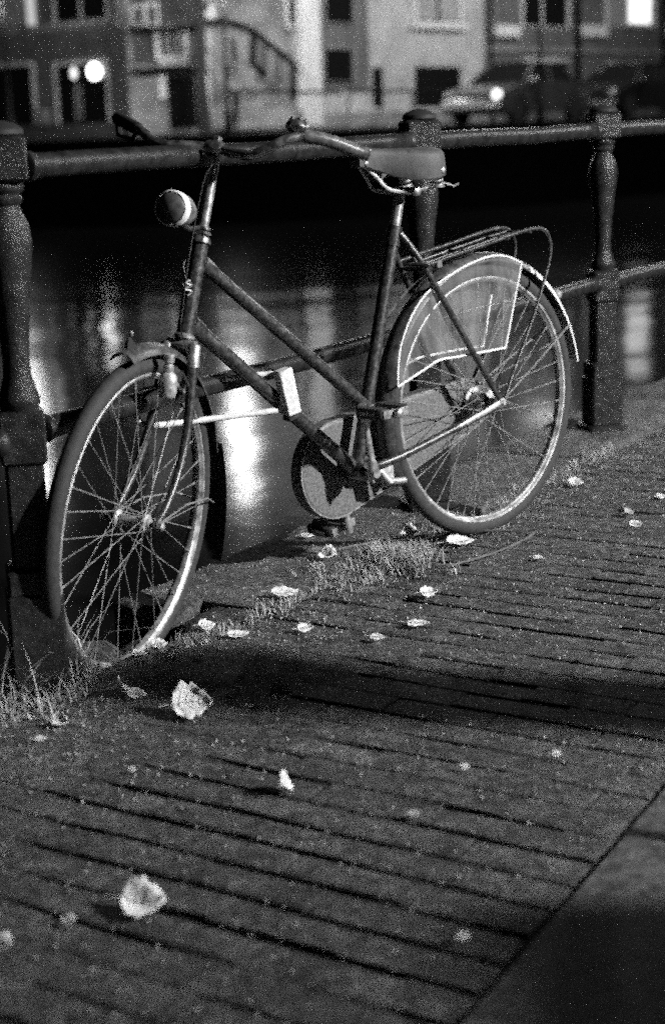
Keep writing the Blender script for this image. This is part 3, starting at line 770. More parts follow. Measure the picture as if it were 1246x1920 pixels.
# ---------------------------------------------------------------- fallen leaves
def ztop(a, p):
    g_ = gz(a, p)
    if -.2 < p < .158 and a > EA(p): return .006
    if p > 1.278: return .008
    if p > .18: return max(g_, .004)
    return g_
def leaf(px, py, L, W_, rot, label, curl=.35, fold=.25, tilt=0.0, dark=False, lift=.004, seed=0):
    P0 = gr(px, py); a, p = toQ(P0); z = ztop(a, p); P0 = gr(px, py, z)
    rg = random.Random(seed*13+5); nx, ny = 13, 7; V_ = []; F_ = []
    for i in range(nx):
        t = i/(nx-1); hw = (math.sin(math.pi*min(1, t**.8))**.75)*(1-.25*t)+.02
        hw *= 1+.13*math.sin(i*1.9+seed)+rg.uniform(-.04, .04)
        for j in range(ny):
            q = (j/(ny-1)-.5)*2
            x_ = (t-.5)*L; y_ = q*hw*W_/2+.05*W_*math.sin(t*4+seed)
            z_ = curl*L*((t-.5)**2)*1.2+fold*W_*abs(q)**1.5*hw*.6+.05*W_*math.sin(5*t+3*q+seed)+.02*W_*rg.uniform(-1, 1)
            V_.append(Vector((x_, y_, z_)))
    for i in range(nx-1):
        for j in range(ny-1): k = i*ny+j; F_.append((k, k+ny, k+ny+1, k+1))
    Rm = Matrix.Rotation(rot, 3, 'Z')@Matrix.Rotation(tilt, 3, 'X'); V_ = [Rm@v for v in V_]; mz = min(v.z for v in V_)
    V_ = [Vector((v.x, v.y, v.z-mz+lift)) for v in V_]
    o = empty('fallen_leaf', P0, label, 'leaf', 'pale leaves fallen on the quay')
    lb = new_obj('blade', V_, F_, M_LEAF2 if dark else M_LEAF, o, True)
    md = lb.modifiers.new('t', 'SOLIDIFY'); md.thickness = .0007
    s0 = V_[ny//2]; mb = MB(); mb.tube([V_[i*ny+ny//2]+Vector((0, 0, .0008)) for i in range(0, nx-1)], [.0011-.00007*i for i in range(nx-1)], 5)
    for k in (3, 5, 7, 9):
        for s_ in (1, ny-2): mb.tube([V_[(k-1)*ny+ny//2]+Vector((0, 0, .0006)), V_[min(nx-1, k+1)*ny+s_]+Vector((0, 0, .0006))], [.0006, .0002], 4)
    mb.build('veins', M_LEAF2, lb)
    mb = MB(); dn = Rm@Vector((-1, .15*math.sin(seed), 0)); mb.tube([s0, s0+dn*L*.15+Vector((0, 0, .002)), s0+dn*L*.33+Vector((0, 0, .001))], .0008, 5)
    mb.build('stalk', M_LEAF2 if dark else M_LEAF, o)
    return o
LV = [
 (360, 1338, .075, .070, .3, 'large bright leaf lying alone, below and right of the front wheel', .2, .3, -.6),
 (224, 1300, .042, .036, 1.9, 'curled leaf standing on edge in the dirt below the front wheel', .7, .6, -.9),
 (256, 1308, .040, .026, -.1, 'small leaf touching the curled one on its right, below the front wheel', .2, .2, -.3),
 (388, 1180, .038, .034, .3, 'round leaf on the edge stone right of the front wheel rim', .2, .2, -.3),
 (300, 1214, .034, .028, .1, 'small round leaf closest to the bottom of the front rim', .1, .2, -.3),
 (262, 1230, .034, .022, -.3, 'greyish leaf tucked under the front rim in the hollow', .3, .3, -.1),
 (330, 1245, .040, .032, -.2, 'leaf with a shaded notch at the rim of the hollow', .5, .4, -.4),
 (370, 1237, .036, .020, .5, 'narrow leaf sliver beside the hollow, right of the notched leaf', .1, .2, -.1),
 (446, 1196, .050, .028, .4, 'long pointed leaf at the grassy edge of the stone', .3, .2, -.1),
 (533, 1116, .066, .040, .15, 'oblong leaf lying flat on the edge stone below the chain case', .1, .1, -.15),
 (616, 1046, .044, .042, -.6, 'crisp leaf just below the lower pedal', .3, .4, -.4),
 (577, 1008, .038, .022, 0, 'flat leaf left of the lower pedal', .1, .1, -.1),
 (572, 1184, .034, .030, .2, 'round leaf at the corner where brick meets stone', .2, .2, -.2),
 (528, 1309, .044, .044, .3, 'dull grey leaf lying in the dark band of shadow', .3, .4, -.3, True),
 (440, 1296, .026, .018, 0, 'tiny leaf left of the dull grey leaf in the shadow', .1, .2, -.2),
 (692, 1046, .050, .022, -.9, 'folded leaf poking out of the grass tuft', .3, .9, -.9),
 (768, 1005, .050, .036, -.7, 'leaf standing behind the grass tuft in front of the rear wheel', .3, .4, -.6),
 (862, 1022, .072, .044, -.05, 'broad leaf inside the loop of cord by the rear tyre', .2, .3, -.15),
 (803, 1118, .042, .030, .2, 'curled leaf on the bricks below the grass tuft', .5, .3, -.4),
 (783, 1174, .050, .026, -.1, 'flat slim leaf on the bricks, nearest below the curled one', .1, .1, -.1),
 (706, 1200, .032, .022, 0, 'small leaf on a long open brick joint', .1, .1, -.2),
 (1077, 911, .046, .036, -.1, 'leaf on the bricks right of the rear wheel below the right post', .4, .3, -.3),
 (1192, 988, .040, .020, -.5, 'slender twisted leaf at the right edge of the bricks', .4, .2, -.4),
 (1178, 966, .030, .026, .3, 'crumpled leaf just above the slender twisted leaf', .5, .5, -.3, True),
 (1038, 893, .022, .020, 0, 'small leaf close to the right side of the rear tyre', .2, .2, -.3),
 (1238, 935, .028, .024, .2, 'pale leaf at the right picture edge beyond the other leaves', .2, .2, -.2),
 (1007, 1049, .026, .016, 0, 'tiny flat leaf right of the end of the cord loop', .1, .2, -.2),
 (527, 1480, .046, .030, 1.4, 'leaf propped upright in the foreground bricks', .5, .6, -1.1),
 (270, 1703, .066, .056, -.1, 'biggest blurred leaf in the foreground', .2, .3, -.45),
 (131, 1731, .020, .014, -.5, 'small oval leaf left of the biggest foreground leaf', .1, .2, -.3),
 (8, 1779, .030, .026, -.6, 'leaf cut off by the left picture edge near the bottom', .2, .2, -.4),
 (869, 1763, .018, .014, .4, 'tiny leaf in the foreground on the right, close to the kerb', .1, .2, -.4),
 (76, 1390, .022, .014, .4, 'small leaf at the foot of the long grass', .1, .2, -.2),
 (112, 1358, .040, .028, -.3, 'leaf half buried in the long grass at the left', .2, .3, -.4),
 (249, 1448, .012, .011, 0, 'speck of a leaf on the dirt at the left foreground', .1, .2, -.3),
 (871, 1443, .014, .012, 0, 'bright leaf scrap at the right end of a brick joint', .1, .2, -.4),
 (1043, 1420, .015, .012, 0, 'leaf scrap farthest right in the foreground bricks', .1, .2, -.4),
 (777, 1532, .022, .014, .2, 'pale leaf fragment in the middle of the foreground bricks', .2, .2, -.3, True),
]
for i, l_ in enumerate(LV):
    px, py, L_, W_, ro, lab, cu, fo, ti = l_[:9]
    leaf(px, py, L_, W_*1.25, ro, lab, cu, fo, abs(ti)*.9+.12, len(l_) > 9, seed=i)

mb = MB(); V_ = []; F_ = []; nu, nv = 20, 12
for i in range(nv+1):
    for j in range(nu):
        t, u = math.pi*i/nv, 2*math.pi*j/nu; q = Vector((math.sin(t)*math.cos(u), math.sin(t)*math.sin(u), math.cos(t)))
        q = Vector([math.copysign(abs(c)**.75, c) for c in q]); k = 1+.10*vnoise(q.x*2+q.z, q.y*2, 1.3, 3)+.05*vnoise(q.x*3, q.y*3+q.z*3, 3, 5)
        V_.append(Vector((q.x*.062*k, q.y*.050*k, q.z*.050*k)))
for i in range(nv):
    for j in range(nu): F_.append((i*nu+j, (i+1)*nu+j, (i+1)*nu+(j+1) % nu, i*nu+(j+1) % nu))
cb_ = mb.add(V_, F_).build('cobblestone', M_STONE); cb_.scale = (.85, .85, .8); cb_.location = gr(178, 1212, -.05)-Vector((0, 0, .030)); cb_.rotation_euler = (0, .1, .5)
set_tone(cb_, [.15]*len(V_)); tag(cb_, 'rounded loose stone in the hollow, seen through the front wheel', 'stone')

# loop of cord
def ground_path(pts, lift):
    out = []
    for px, py in pts:
        P = gr(px, py); a, p = toQ(P); out.append(gr(px, py, ztop(a, p)+lift))
    return out
mb = MB(); mb.tube(smooth_path(ground_path([(545, 1033), (600, 1036), (680, 1020), (730, 1012), (810, 1008), (850, 997), (920, 995), (975, 994), (1003, 995), (985, 1010), (950, 1027), (900, 1045), (850, 1058), (815, 1060)], .006), 5), .0028, 7, flat=.6)
cd_ = mb.build('cord', M_CASE, None); tag(cd_, 'thin stiff cord lying in a loop in front of the rear wheel', 'cord')

# ---------------------------------------------------------------- grass and litter
def blades(spots, name, label):
    V_ = []; F_ = []
    for (P, h, lean, w_, n) in spots:
        for _ in range(n):
            an = rnd.uniform(0, 2*math.pi); d = Vector((math.cos(an), math.sin(an), 0)); sd2 = Vector((-d.y, d.x, 0))
            r_ = rnd.random()**.5; b0 = P+Vector((rnd.gauss(0, 1)*w_, rnd.gauss(0, 1)*w_, 0)); H = h*rnd.uniform(.45, 1.15); ln = lean*rnd.uniform(.3, 1.5)*H
            wd = rnd.uniform(.0007, .0016)*(1+h*4); k0 = len(V_); K = 5
            for k in range(K):
                t = k/(K-1); c_ = b0+d*(ln*t*t)+Vector((0, 0, H*(t-.35*t*t*min(1, ln/H*1.4))))
                q = wd*(1-t)**.8+.0001; V_.append(c_-sd2*q); V_.append(c_+sd2*q)
            for k in range(K-1): j = k0+2*k; F_.append((j, j+1, j+3, j+2))
    o = new_obj(name, V_, F_, M_GRASS); tag(o, label, 'grass', kind='stuff'); return o
sp = []
for i in range(430):
    a = rnd.uniform(.20, 2.6); p = .168+rnd.gauss(0, .014); 
    dens = .25+.75*max(0, min(1, .5+vnoise(a, 0, 3, 77)*2.4))
    if rnd.random() < dens: sp.append((Q(a, p, ztop(a, .2)-.004), .020*rnd.uniform(.3, 2.0), rnd.uniform(.3, 1.3), .010, rnd.choice((2, 4, 9))))
for i in range(130):                                     # tuft by the loop of cord
    P = gr(rnd.gauss(752, 32), rnd.gauss(1058, 11)); sp.append((P, .058*rnd.uniform(.6, 1.2), .9, .010, 9))
for i in range(60):
    P = gr(rnd.gauss(650, 45), rnd.gauss(1085, 14)); sp.append((P, .03, .9, .010, 6))
for i in range(150):                                     # thin weeds in the joints
    a, p = rnd.uniform(-1.2, 2.5), .185+abs(rnd.gauss(0, .35)); 
    if p < 1.25: sp.append((Q(round(a/BW)*BW-GAP/2, p, -.008), .014, .9, .006, 5))
for i in range(46):
    P = gr(rnd.uniform(740, 960), rnd.gauss(985, 10)); sp.append((P, .022, .7, .01, 5))
blades(sp, 'grass', 'fine dry grass growing along the brick and stone joint')
sp = []
for i in range(46):                                      # long grass by the left post
    px = rnd.uniform(-40, 175); py = 1310+rnd.gauss(0, 34)-(px-80)*.25; P = gr(px, py, -.04); sp.append((P, .17*rnd.uniform(.35, 1.25), rnd.uniform(.5, 1.3), .012, 6))
for i in range(60):
    px = rnd.uniform(-30, 190); P = gr(px, 1360-(px)*.42+rnd.gauss(0, 14), -.02); sp.append((P, .05*rnd.uniform(.5, 1.2), .9, .012, 7))
blades(sp, 'long_grass', 'long straggling grass round the foot of the left railing post')
# crumbs and grit
V_ = []; F_ = []
for i in range(15000):
    a = rnd.uniform(-1.2, 3.2); p = rnd.uniform(-.19, 1.28)
    if rnd.random() < .3: p = .17+abs(rnd.gauss(0, .14))
    s_ = .0012+.0032*rnd.random()**4; z = ztop(a, p)
    c_ = Q(a, p, z+s_*.3); k = len(V_)
    for v in ((s_, 0, 0), (0, s_*.8, 0), (-s_*.9, 0, 0), (0, -s_, 0), (0, 0, s_*.8), (0, 0, -s_*.8)): V_.append(c_+Vector(v)*rnd.uniform(.7, 1.2))
    for f in ((0, 1, 4), (1, 2, 4), (2, 3, 4), (3, 0, 4), (1, 0, 5), (2, 1, 5), (3, 2, 5), (0, 3, 5)): F_.append(tuple(k+j for j in f))
M_GRIT = mat('grit', .12, .8, c2=.5, var=.3, scale=60)
tag(new_obj('grit', V_, F_, M_GRIT), 'grit and crumbs scattered over bricks and edge stone', 'grit', kind='stuff')

# ---------------------------------------------------------------- unseen casters added outside the frame to shade the ground
pl_ = empty('shadow_bollard', (2.2, 2.43, 0), 'unseen post outside the picture on the right, added to cast a shadow band', 'shadow_bollard')  # unseen post, height and width set to cast the band over the bricks
MB().lathe([(.15, 0), (.15, .25), (.125, .30), (.115, 1.40), (.13, 1.42), (.13, 1.46), (.09, 1.52), (.04, 1.56), (.002, 1.57)], seg=20).build('shadow_bollard_shaft', M_IRON, pl_)
ub = empty('shadow_cabinet', (2.2, 1.40, 0), 'unseen cabinet added outside the picture at the lower right to shade the ground', 'cabinet')  # added box, sized so its shadow darkens the lower right ground
MB().box(-.2, .2, -.40, .40, 0, 1.10, .01).build('body', M_IRON, ub)
MB().box(-.24, .24, -.44, .44, 1.10, 1.14, .008).build('roof', M_IRON, ub)
for yy in (-.37, .01): MB().box(-.212, -.201, yy, yy+.36, .10, 1.05, .003).build('shadow_cabinet_door', M_IRON, ub)

# ---------------------------------------------------------------- far side of the canal
FZ = .83
def mirror_dir(t): return Vector((math.cos(t), math.sin(t), 0))
class Plane:
    """a vertical facade plane through point P with direction D; n faces the canal"""
    def __init__(s, P, D): s.P = Vector((P[0], P[1], 0)); s.D = Vector(D).normalized(); s.n = Vector((s.D.y, -s.D.x, 0))
    def sz(s, px, py):
        q = plane_pt(px, py, s.P, s.n); return (q-s.P).dot(s.D), q.z
    def rect(s, x0, y0, x1, y1):
        c = [s.sz(x0, y0), s.sz(x1, y0), s.sz(x0, y1), s.sz(x1, y1)]
        return (c[0][0]+c[2][0])/2, (c[1][0]+c[3][0])/2, (c[2][1]+c[3][1])/2, (c[0][1]+c[1][1])/2
    def w(s, a, d, z): return s.P+s.D*a+s.n*d+Vector((0, 0, z))
    def box(s, mb, r, d0, d1):
        mb.box(r[0], r[1], d0, d1, r[2], r[3], 0, fn=lambda v: s.w(v.x, v.y, v.z))
M_BR = mat('dark facade brick', .09, .85, var=.35, scale=3, bump=.3, bscale=12, bdist=.01)
M_BR2 = mat('grey facade brick', .14, .85, var=.3, scale=3, bump=.3, bscale=12, bdist=.01)
M_PL = mat('white plaster', .52, .8, var=.22, scale=1.6)
M_PL2 = mat('grey plaster', .27, .8, var=.45, scale=1.6)
M_FR = mat('white window frame', .85, .5, var=.1, scale=3)
M_GL = mat('dark window glass', .01, .06, spec=.8)
M_CUR = mat('curtain', .4, .8, var=.4, scale=6)
M_DOOR = mat('dark door paint', .006, .7, spec=.1)
M_LIT = emit('lit window', 1.6); M_LIT2 = emit('lamp seen through the window', 6.0); M_GLINT = emit('headlight glint', 2.2); M_LIT3 = emit('dim lit curtain', .55)  # the car headlight's glow stands in for light glinting off it
M_BARK = mat('bark', .008, .9, var=.4, scale=10)
PL_L = Plane(plane_pt(330, 230, Vector((0, 44, 0)), Vector((0, 1, 0))), (.78, -.62, 0))
PL_M = Plane(plane_pt(330, 230, Vector((0, 44, 0)), Vector((0, 1, 0))), (1, 0, 0))
PL_R = Plane(plane_pt(556, 230, Vector((0, 44, 0)), Vector((0, 1, 0))), (.62, .785, 0))
def house(name, pl, a0, a1, m_, label, zt=7.3, deep=4):
    e = empty(name, (0, 0, 0), label, 'house'); mb = MB(); pl.box(mb, (a0, a1, FZ, zt), -deep, 0)
    mb.build('wall', m_, e, smooth=False); return e
def win(e, pl, r, glass, fw=5, sash=(), frame=True, bars=(), name='window', d=.06, fm=None, px=True):
    R_ = pl.rect(*r); w_ = empty_part(name, e)
    mb = MB(); pl.box(mb, R_, .004, .012); mb.build('pane', glass, w_, smooth=False)
    if frame:
        t = fw/72.; mb = MB()
        pl.box(mb, (R_[0]-t, R_[0], R_[2]-t*.5, R_[3]+t), .002, d); pl.box(mb, (R_[1], R_[1]+t, R_[2]-t*.5, R_[3]+t), .002, d)
        pl.box(mb, (R_[0], R_[1], R_[3], R_[3]+t), .003, d-.003); pl.box(mb, (R_[0]-t, R_[1]+t, R_[2]-t, R_[2]-t*.5), .003, d+.03)
        mb.build('frame', fm or M_FR, w_, smooth=False)
    if sash or bars:
        mb = MB()
        for f_ in sash: x_ = R_[0]+(R_[1]-R_[0])*f_; pl.box(mb, (x_-.03, x_+.03, R_[2], R_[3]), .013, .05)
        for f_ in bars: z_ = R_[2]+(R_[3]-R_[2])*f_; pl.box(mb, (R_[0], R_[1], z_-.03, z_+.03), .014, .047)
        mb.build('glazing_bar', M_DOOR if not px else M_FR, w_, smooth=False)
    return w_
def empty_part(name, parent):
    o = bpy.data.objects.new(name, None); COL.objects.link(o); o.parent = parent; return o
def piece(e, pl, r, m_, name, d0=.0, d1=.08):
    R_ = pl.rect(*r); mb = MB(); pl.box(mb, R_, d0, d1); return mb.build(name, m_, e, smooth=False)

# left brick house
aL0, aL1 = PL_L.sz(-160, 200)[0], PL_L.sz(244, 200)[0]
HA = house('brick_house', PL_L, aL0, aL1, M_BR2, 'dark brick house at the far left with two lit lamps behind its lower window')
piece(HA, PL_L, (-160, 48, 240, 66), M_PL2, 'stone_band', .001, .05)
w1 = win(HA, PL_L, (103, -70, 199, 38), M_GL, 6, sash=(.5,)); 
w2 = win(HA, PL_L, (110, 120, 203, 232), M_GL, 7, sash=(.44,), bars=(.72,), px=False)
for (cx_, cy_, rx_, ry_, m_) in ((182, 134, .26, .21, M_LIT2), (143, 137, .10, .17, M_LIT), ):
    a_, z_ = PL_L.sz(cx_, cy_); V_ = []; n = 20
    mb = MB()
    for lay in range(7):
        t = math.pi*lay/6
        for k in range(n): u = 2*math.pi*k/n; V_.append(PL_L.w(a_+rx_*math.sin(t)*math.cos(u), .09+.05*math.cos(t), z_+ry_*math.sin(t)*math.sin(u)))
    F_ = [(i*n+k, i*n+(k+1) % n, (i+1)*n+(k+1) % n, (i+1)*n+k) for i in range(6) for k in range(n)]
    mb.add(V_, F_).build('globe_lamp', m_, HA)
piece(HA, PL_L, (143, 158, 155, 225), M_CUR, 'curtain', .02, .04)
win(HA, PL_L, (-90, 128, 64, 236), M_GL, 8)
win(HA, PL_L, (-90, -80, 52, 44), M_CUR, 5); piece(HA, PL_L, (52, -80, 67, 48), M_LIT3, 'lit_curtain', .07, .09)
piece(HA, PL_L, (78, 205, 95, 234), M_PL2, 'plinth_block', .0, .3)
piece(HA, PL_L, (-160, 236, 244, 262), M_BR, 'plinth', .0, .12)
win(HA, PL_L, (222, -60, 236, 42), M_CUR, 4, name='small_window')
# middle house with basement door, bay window and stoop
HM = house('stoop_house', PL_M, PL_M.sz(244, 200)[0], PL_M.sz(556, 200)[0], M_PL2, 'grey plastered house with a dark basement door and an outside staircase')
piece(HM, PL_M, (246, -90, 375, 118), M_BR, 'brick_panel', .0, .04)
piece(HM, PL_M, (316, 142, 368, 240), M_DOOR, 'basement_door', .005, .03)
piece(HM, PL_M, (299, 142, 313, 185), M_FR, 'door_post', .0, .09)
piece(HM, PL_M, (372, 138, 396, 232), M_FR, 'door_post', .0, .16)
piece(HM, PL_M, (372, 100, 397, 134), M_PL, 'pier_block', .0, .14)
piece(HM, PL_M, (384, -60, 402, 40), M_FR, 'pier', .0, .14)
piece(HM, PL_M, (385, 52, 400, 92), M_PL, 'pier', .0, .12)
win(HM, PL_M, (302, 60, 344, 102), M_CUR, 9, sash=(.3, .7), d=.3, name='bay_window')
piece(HM, PL_M, (312, 50, 334, 57), M_FR, 'bay_cornice', .3, .5)
piece(HM, PL_M, (300, 104, 352, 124), M_PL, 'bay_base', .0, .3)
piece(HM, PL_M, (246, 52, 372, 60), M_DOOR, 'awning_beam', .05, .6)
piece(HM, PL_M, (246, 128, 372, 133), M_DOOR, 'awning_beam', .05, .5)
win(HM, PL_M, (250, 14, 270, 44), M_CUR, 3); win(HM, PL_M, (276, 10, 294, 44), M_CUR, 4)
win(HM, PL_M, (540, -60, 553, 46), M_GL, 6, name='small_window')
win(HM, PL_M, (420, 120, 436, 200), M_BR, 3, frame=False, name='niche')
# stoop: real steps climbing to the left, with iron rails
st_ = empty_part('stoop', HM)
R_ = PL_M.rect(430, 150, 552, 236); mb = MB(); nst = 9
for k in range(nst):
    x0 = R_[0]+(R_[1]-R_[0])*k/nst; z1 = R_[2]+(R_[3]-R_[2])*(1-k/nst)
    PL_M.box(mb, (x0, x0+(R_[1]-R_[0])/nst-.002, FZ, z1), .1, 1.3)
mb.build('steps', M_PL2, st_, smooth=False)
def irail(pts, r, d, parent, pl=PL_M, name='handrail'):
    mb = MB(); P_ = [pl.w(pl.sz(*q)[0], d, pl.sz(*q)[1]) for q in pts]
    mb.tube(P_, r, 8); return mb.build(name, M_DOOR, parent)
irail([(372, 46), (430, 44), (475, 60), (552, 122), (553, 190)], .075, 1.0, st_)
irail([(448, 176), (447, 236)], .07, 1.6, st_, name='newel'); irail([(435, 172), (640, 176)], .04, 1.6, st_)
irail([(478, 64), (476, 122), (500, 142)], .09, 1.1, st_); irail([(440, 75), (442, 118)], .05, 1.1, st_, name='newel')
for q in ((500, 84, 150), (525, 105, 160)): irail([(q[0], q[1]), (q[0], q[2])], .035, 1.0, st_, name='baluster')
piece(HM, PL_M, (400, 198, 556, 240), M_PL2, 'basement_wall', .0, 1.4)
# white house
aR = lambda px: PL_R.sz(px, 200)[0]
HW = house('white_house', PL_R, aR(554), aR(908), M_PL, 'white plastered house in the middle with a wide dark basement opening')
piece(HW, PL_R, (556, -90, 592, 236), M_FR, 'pilaster', .001, .14)
piece(HW, PL_R, (602, -90, 690, 170), M_BR2, 'recess_panel', .0005, .003)
win(HW, PL_R, (606, -80, 660, 42), M_GL, 4, fm=M_PL2); win(HW, PL_R, (606, 92, 660, 152), M_GL, 3, fm=M_PL2)
win(HW, PL_R, (777, -80, 859, 38), M_CUR, 6, sash=(.5,), px=False); piece(HW, PL_R, (777, 38, 859, 43), M_DOOR, 'lower_sash', .03, .06)
piece(HW, PL_R, (768, 45, 868, 55), M_FR, 'window_sill', .0, .22)
win(HW, PL_R, (777, 125, 862, 200), M_DOOR, 3, frame=False, name='basement_opening')
piece(HW, PL_R, (698, 126, 716, 200), M_DOOR, 'drain_niche', .002, .03)
piece(HW, PL_R, (556, 208, 908, 240), M_PL2, 'plinth', .0, .12)
irail([(575, 174), (780, 174)], .035, 1.3, HW, PL_R, 'area_railing')
for x_ in (578, 640, 700, 770): irail([(x_, 174), (x_, 216)], .03, 1.3, HW, PL_R, 'railing_bar')
# grey house at the right
HG = house('grey_house', PL_R, aR(908), aR(1420), M_BR2, 'grey brick house at the far right with pale corner blocks and a lit window')
win(HG, PL_R, (978, -80, 1062, 48), M_GL, 5, sash=(.42,)); win(HG, PL_R, (1136, -80, 1224, 47), M_CUR, 5, sash=(.42,))
piece(HG, PL_R, (1176, -60, 1216, 44), M_LIT, 'lit_pane', .055, .065)
for r_ in ((920, 48, 966, 69), (1084, 48, 1130, 69), (1240, 48, 1290, 69)): piece(HG, PL_R, r_, M_FR, 'corner_block', .0, .2)
piece(HG, PL_R, (908, 94, 1420, 102), M_PL2, 'string_course', .0, .12)
piece(HG, PL_R, (978, 108, 1062, 116), M_PL, 'lintel', .0, .1); win(HG, PL_R, (980, 118, 1060, 190), M_DOOR, 3, frame=False, name='basement_window')
win(HG, PL_R, (1140, 126, 1222, 190), M_DOOR, 10, name='basement_window')
for x_ in (912, 1075, 1235):
    mb = MB(); a_, z_ = PL_R.sz(x_, 100); mb.tube([PL_R.w(a_, .16, FZ), PL_R.w(a_, .16, 8)], .09 if x_ > 950 else .05, 8); mb.build('drainpipe', M_DOOR, HG)
# far quay: street top and wall, following the two facade lines
V_ = []; F_ = []
e0 = [(-80, 36, 0), (-6, 36.3, 0), (1.5, 36.0, 0), (40, 60, 0), (90, 100, 0)]
pts = [Vector(p) for p in ((-80, 39), (-7, 37), (0, 36), (8, 41.0), (60, 92))] if False else [Vector((x, y, 0)) for x, y in ((-80, 37), (-7, 37), (.2, 36), (5, 38.5), (60, 92))]
for p in pts: V_ += [(p.x, p.y, WZ-.5), (p.x, p.y, FZ), (p.x, 140, FZ)]
for i in range(len(pts)-1): k = 3*i; F_ += [(k, k+3, k+4, k+1), (k+1, k+4, k+5, k+2)]
M_QW = mat('black quay brickwork', .010, .95, spec=.05)
fq = new_obj('far_quay', V_, F_, M_QW); tag(fq, kind='structure')

# cars on the far quay
def car(loc, fwd, label, paint, lit):  # lit: one unlit headlight glows to imitate a glint
    e = empty('parked_car', loc, label, 'car', 'cars parked on the far quay')
    e.rotation_euler = (0, 0, math.atan2(fwd.y, fwd.x))
    # side outline x forward
    body = [(-2.1, .30), (-2.12, .62), (-2.0, .86), (-1.55, .93), (-.9, .95), (.75, .93), (1.5, .84), (2.0, .72), (2.1, .52), (2.08, .30), (1.75, .24), (1.62, .50), (1.4, .62), (1.12, .60), (.95, .42), (.9, .22), (-.95, .22), (-1.0, .42), (-1.15, .60), (-1.4, .62), (-1.62, .52), (-1.75, .24)]
    mb = MB(); n = len(body); V2 = []
    for y_, sc in ((-.83, .97), (-.80, 1.0), (-.5, 1.01), (.5, 1.01), (.80, 1.0), (.83, .97)):
        for x_, z_ in body: V2.append((x_*sc, y_, z_ if abs(y_) > .6 else (z_+.03 if z_ > .8 else z_)))
    F2 = [tuple(range(n)), tuple(range(5*n, 6*n))[::-1]]
    for k in range(5):
        for i in range(n): F2.append((k*n+(i+1) % n, k*n+i, (k+1)*n+i, (k+1)*n+(i+1) % n))
    mb.add(V2, F2).build('body', paint, e)
    cab_ = [(-1.5, .93, .74), (-1.05, 1.36, .58), (-.1, 1.42, .58), (.25, 1.38, .58), (.95, .93, .74)]
    mb = MB(); V2 = [(x, s*y, z) for s in (-1, 1) for x, z, y in cab_]; k = len(cab_)
    mb.add(V2, [tuple(range(k))[::-1], tuple(range(k, 2*k))]+[(i, i+1, k+i+1, k+i) for i in range(k-1)]); mb.build('window_glass', M_GL, e)
    mb = MB()
    for s in (-1, 1):
        mb.tube([(-1.5, s*.74, .93), (-1.05, s*.585, 1.37), (.25, s*.585, 1.39), (.95, s*.745, .93)], .035, 6); mb.tube([(-.35, s*.585, 1.40), (-.35, s*.745, .93)], .03, 6)
    mb.add([(-1.08, -.57, 1.375), (.25, -.57, 1.40), (.25, .57, 1.40), (-1.08, .57, 1.375), (-.3, 0, 1.45)], [(0, 1, 4), (1, 2, 4), (2, 3, 4), (3, 0, 4)])
    mb.build('roof', paint, e)
    for x_ in (1.35, -1.38):
        for s in (-1, 1):
            we = empty_part('wheel', e)
            MB().lathe([(.2, -.09), (.30, -.09), (.31, -.05), (.31, .05), (.30, .09), (.2, .09)], (x_, s*.74, .31), (0, 1, 0), 24).build('tyre', M_RUBBER, we)
            MB().lathe([(.02, -.08), (.19, -.085), (.2, .085), (.02, .08)], (x_, s*.74, .31), (0, 1, 0), 20).build('rim', M_ALU, we)
    for s in (-1, 1):
        hl_ = MB().lathe([(.11, -.06), (.115, .0), (.10, .03), (.03, .05)], (2.07, s*.66, .66), (1, 0, 0), 16).build('headlight', M_GLINT if (lit and s > 0) else M_GLASS, e)  # one unlit headlight glows to imitate its glint
    mb = MB(); mb.box(2.06, 2.17, -.80, .80, .36, .46, .02); mb.box(-2.18, -2.08, -.80, .80, .40, .50, .02); mb.build('bumper', M_CHROME, e)
    mb = MB(); mb.box(2.075, 2.085, -.48, .48, .53, .66); mb.build('grille', M_DOOR, e)
    mb = MB(); s = 1
    for s in (-1, 1): mb.box(.62, .78, s*.84-.08, s*.84+.08, .93, 1.04, .02)
    mb.build('wing_mirror', M_CHROME if lit else paint, e)
    return e
M_CARP = mat('grey car paint', .06, .28, spec=.6, coat=.6, var=.1, scale=2); M_CARD = mat('black car paint', .012, .25, coat=.6)
cp0 = plane_pt(973, 232, Vector((0, 0, FZ)), Vector((0, 0, 1))); 
FWD = Vector((-.60, -.80, 0)); RIGHT = Vector((FWD.y, -FWD.x, 0))
cpos = Vector((4.8, 41.5, FZ))
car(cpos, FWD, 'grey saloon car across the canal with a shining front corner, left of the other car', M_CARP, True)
car(cpos - FWD*5.3 + Vector((.2, 0, 0)), FWD, 'black car at the right picture edge, parked behind the grey saloon', M_CARD, False)

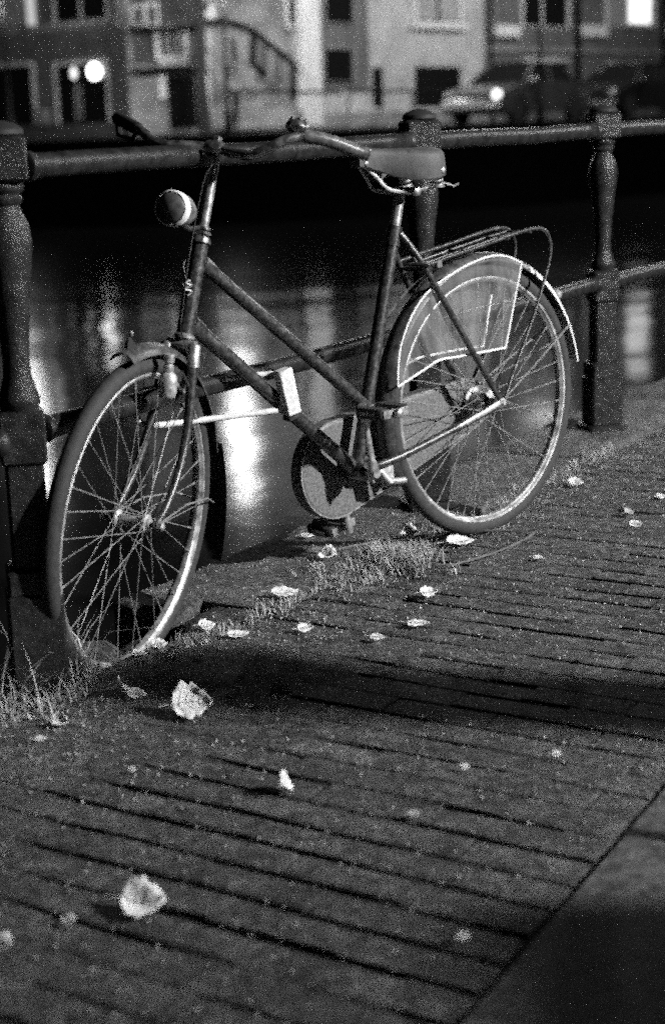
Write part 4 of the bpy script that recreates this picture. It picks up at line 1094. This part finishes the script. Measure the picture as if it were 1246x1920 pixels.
# street tree and lanterns across the canal
def at(px, py, Y): return plane_pt(px, py, Vector((0, Y, 0)), Vector((0, 1, 0)))
P = at(384, 236, 41.0); t_ = empty('tree', (P.x, P.y, FZ), 'bare dark tree trunk on the far quay in front of the basement door', 'tree')
mb = MB(); mb.tube([(0, 0, 0), (-.02, 0, 1.2), (.03, 0, 2.6), (-.05, .1, 4.6), (0, .2, 7)], [.17, .125, .11, .10, .06], 12); mb.build('trunk', M_BARK, t_)
mb = MB(); mb.tube([(.02, 0, 2.75), (.5, .1, 3.3), (.9, .2, 4.4)], [.06, .045, .02], 8); mb.tube([(.02, 0, 2.5), (-.5, -.1, 2.9), (-1.0, 0, 3.3)], [.05, .04, .02], 8); mb.tube([(-.02, .05, 3.9), (-.7, .1, 5.1), (-1.2, 0, 6.4)], [.06, .04, .02], 8)
mb.build('limb', M_BARK, t_)
M_GLOW = emit('lantern glow', 60)
def lantern(P, zh, label, watt):
    e = empty('street_lamp', (P.x, P.y, FZ), label, 'street lamp', 'lanterns on the far quay')
    h = zh-FZ
    MB().lathe([(.09, 0), (.09, .5), (.05, .55), (.035, 1.5), (.03, h-.35), (.05, h-.33), (.03, h-.30)], seg=14).build('pole', M_DOOR, e)
    l = MB(); l.lathe([(.10, h-.28), (.17, h+.12), (.16, h+.14), (.02, h+.15)], seg=8); l.build('lantern_glass', M_GLOW, e)
    pl__ = point('lantern_light', (P.x, P.y-.0, zh-.62), watt, .16)
    MB().lathe([(.20, h+.155), (.12, h+.26), (.03, h+.32), (.02, h+.38)], seg=8).build('lantern_roof', M_DOOR, e)
lantern(at(428, 238, 38.6), 4.35, 'street lantern above the foot of the stoop, its glow caught in the water', 750)
lantern(at(23, 262, 38.6), 4.35, 'street lantern at the left edge in front of the brick house', 650)
lantern(Vector((5.0, 38.8, 0)), 7.6, 'street lantern beside the grey saloon, outside the top of the picture', 2600)
lantern(Vector((11.5, 46.5, 0)), 7.6, 'street lantern past the right edge on the far quay', 2200)

# render settings
SC.render.engine = 'CYCLES'
SC.cycles.max_bounces = 5; SC.cycles.diffuse_bounces = 2; SC.cycles.glossy_bounces = 3; SC.cycles.transparent_max_bounces = 8
SC.cycles.sample_clamp_indirect = 1.5; SC.cycles.sample_clamp_direct = 9
SC.cycles.use_denoising = False
SC.cycles.use_light_tree = False
SC.cycles.pixel_filter_type = 'BLACKMAN_HARRIS'; SC.cycles.filter_width = 1.9
SC.cycles.use_adaptive_sampling = True; SC.cycles.adaptive_min_samples = 32; SC.cycles.adaptive_threshold = 0.5
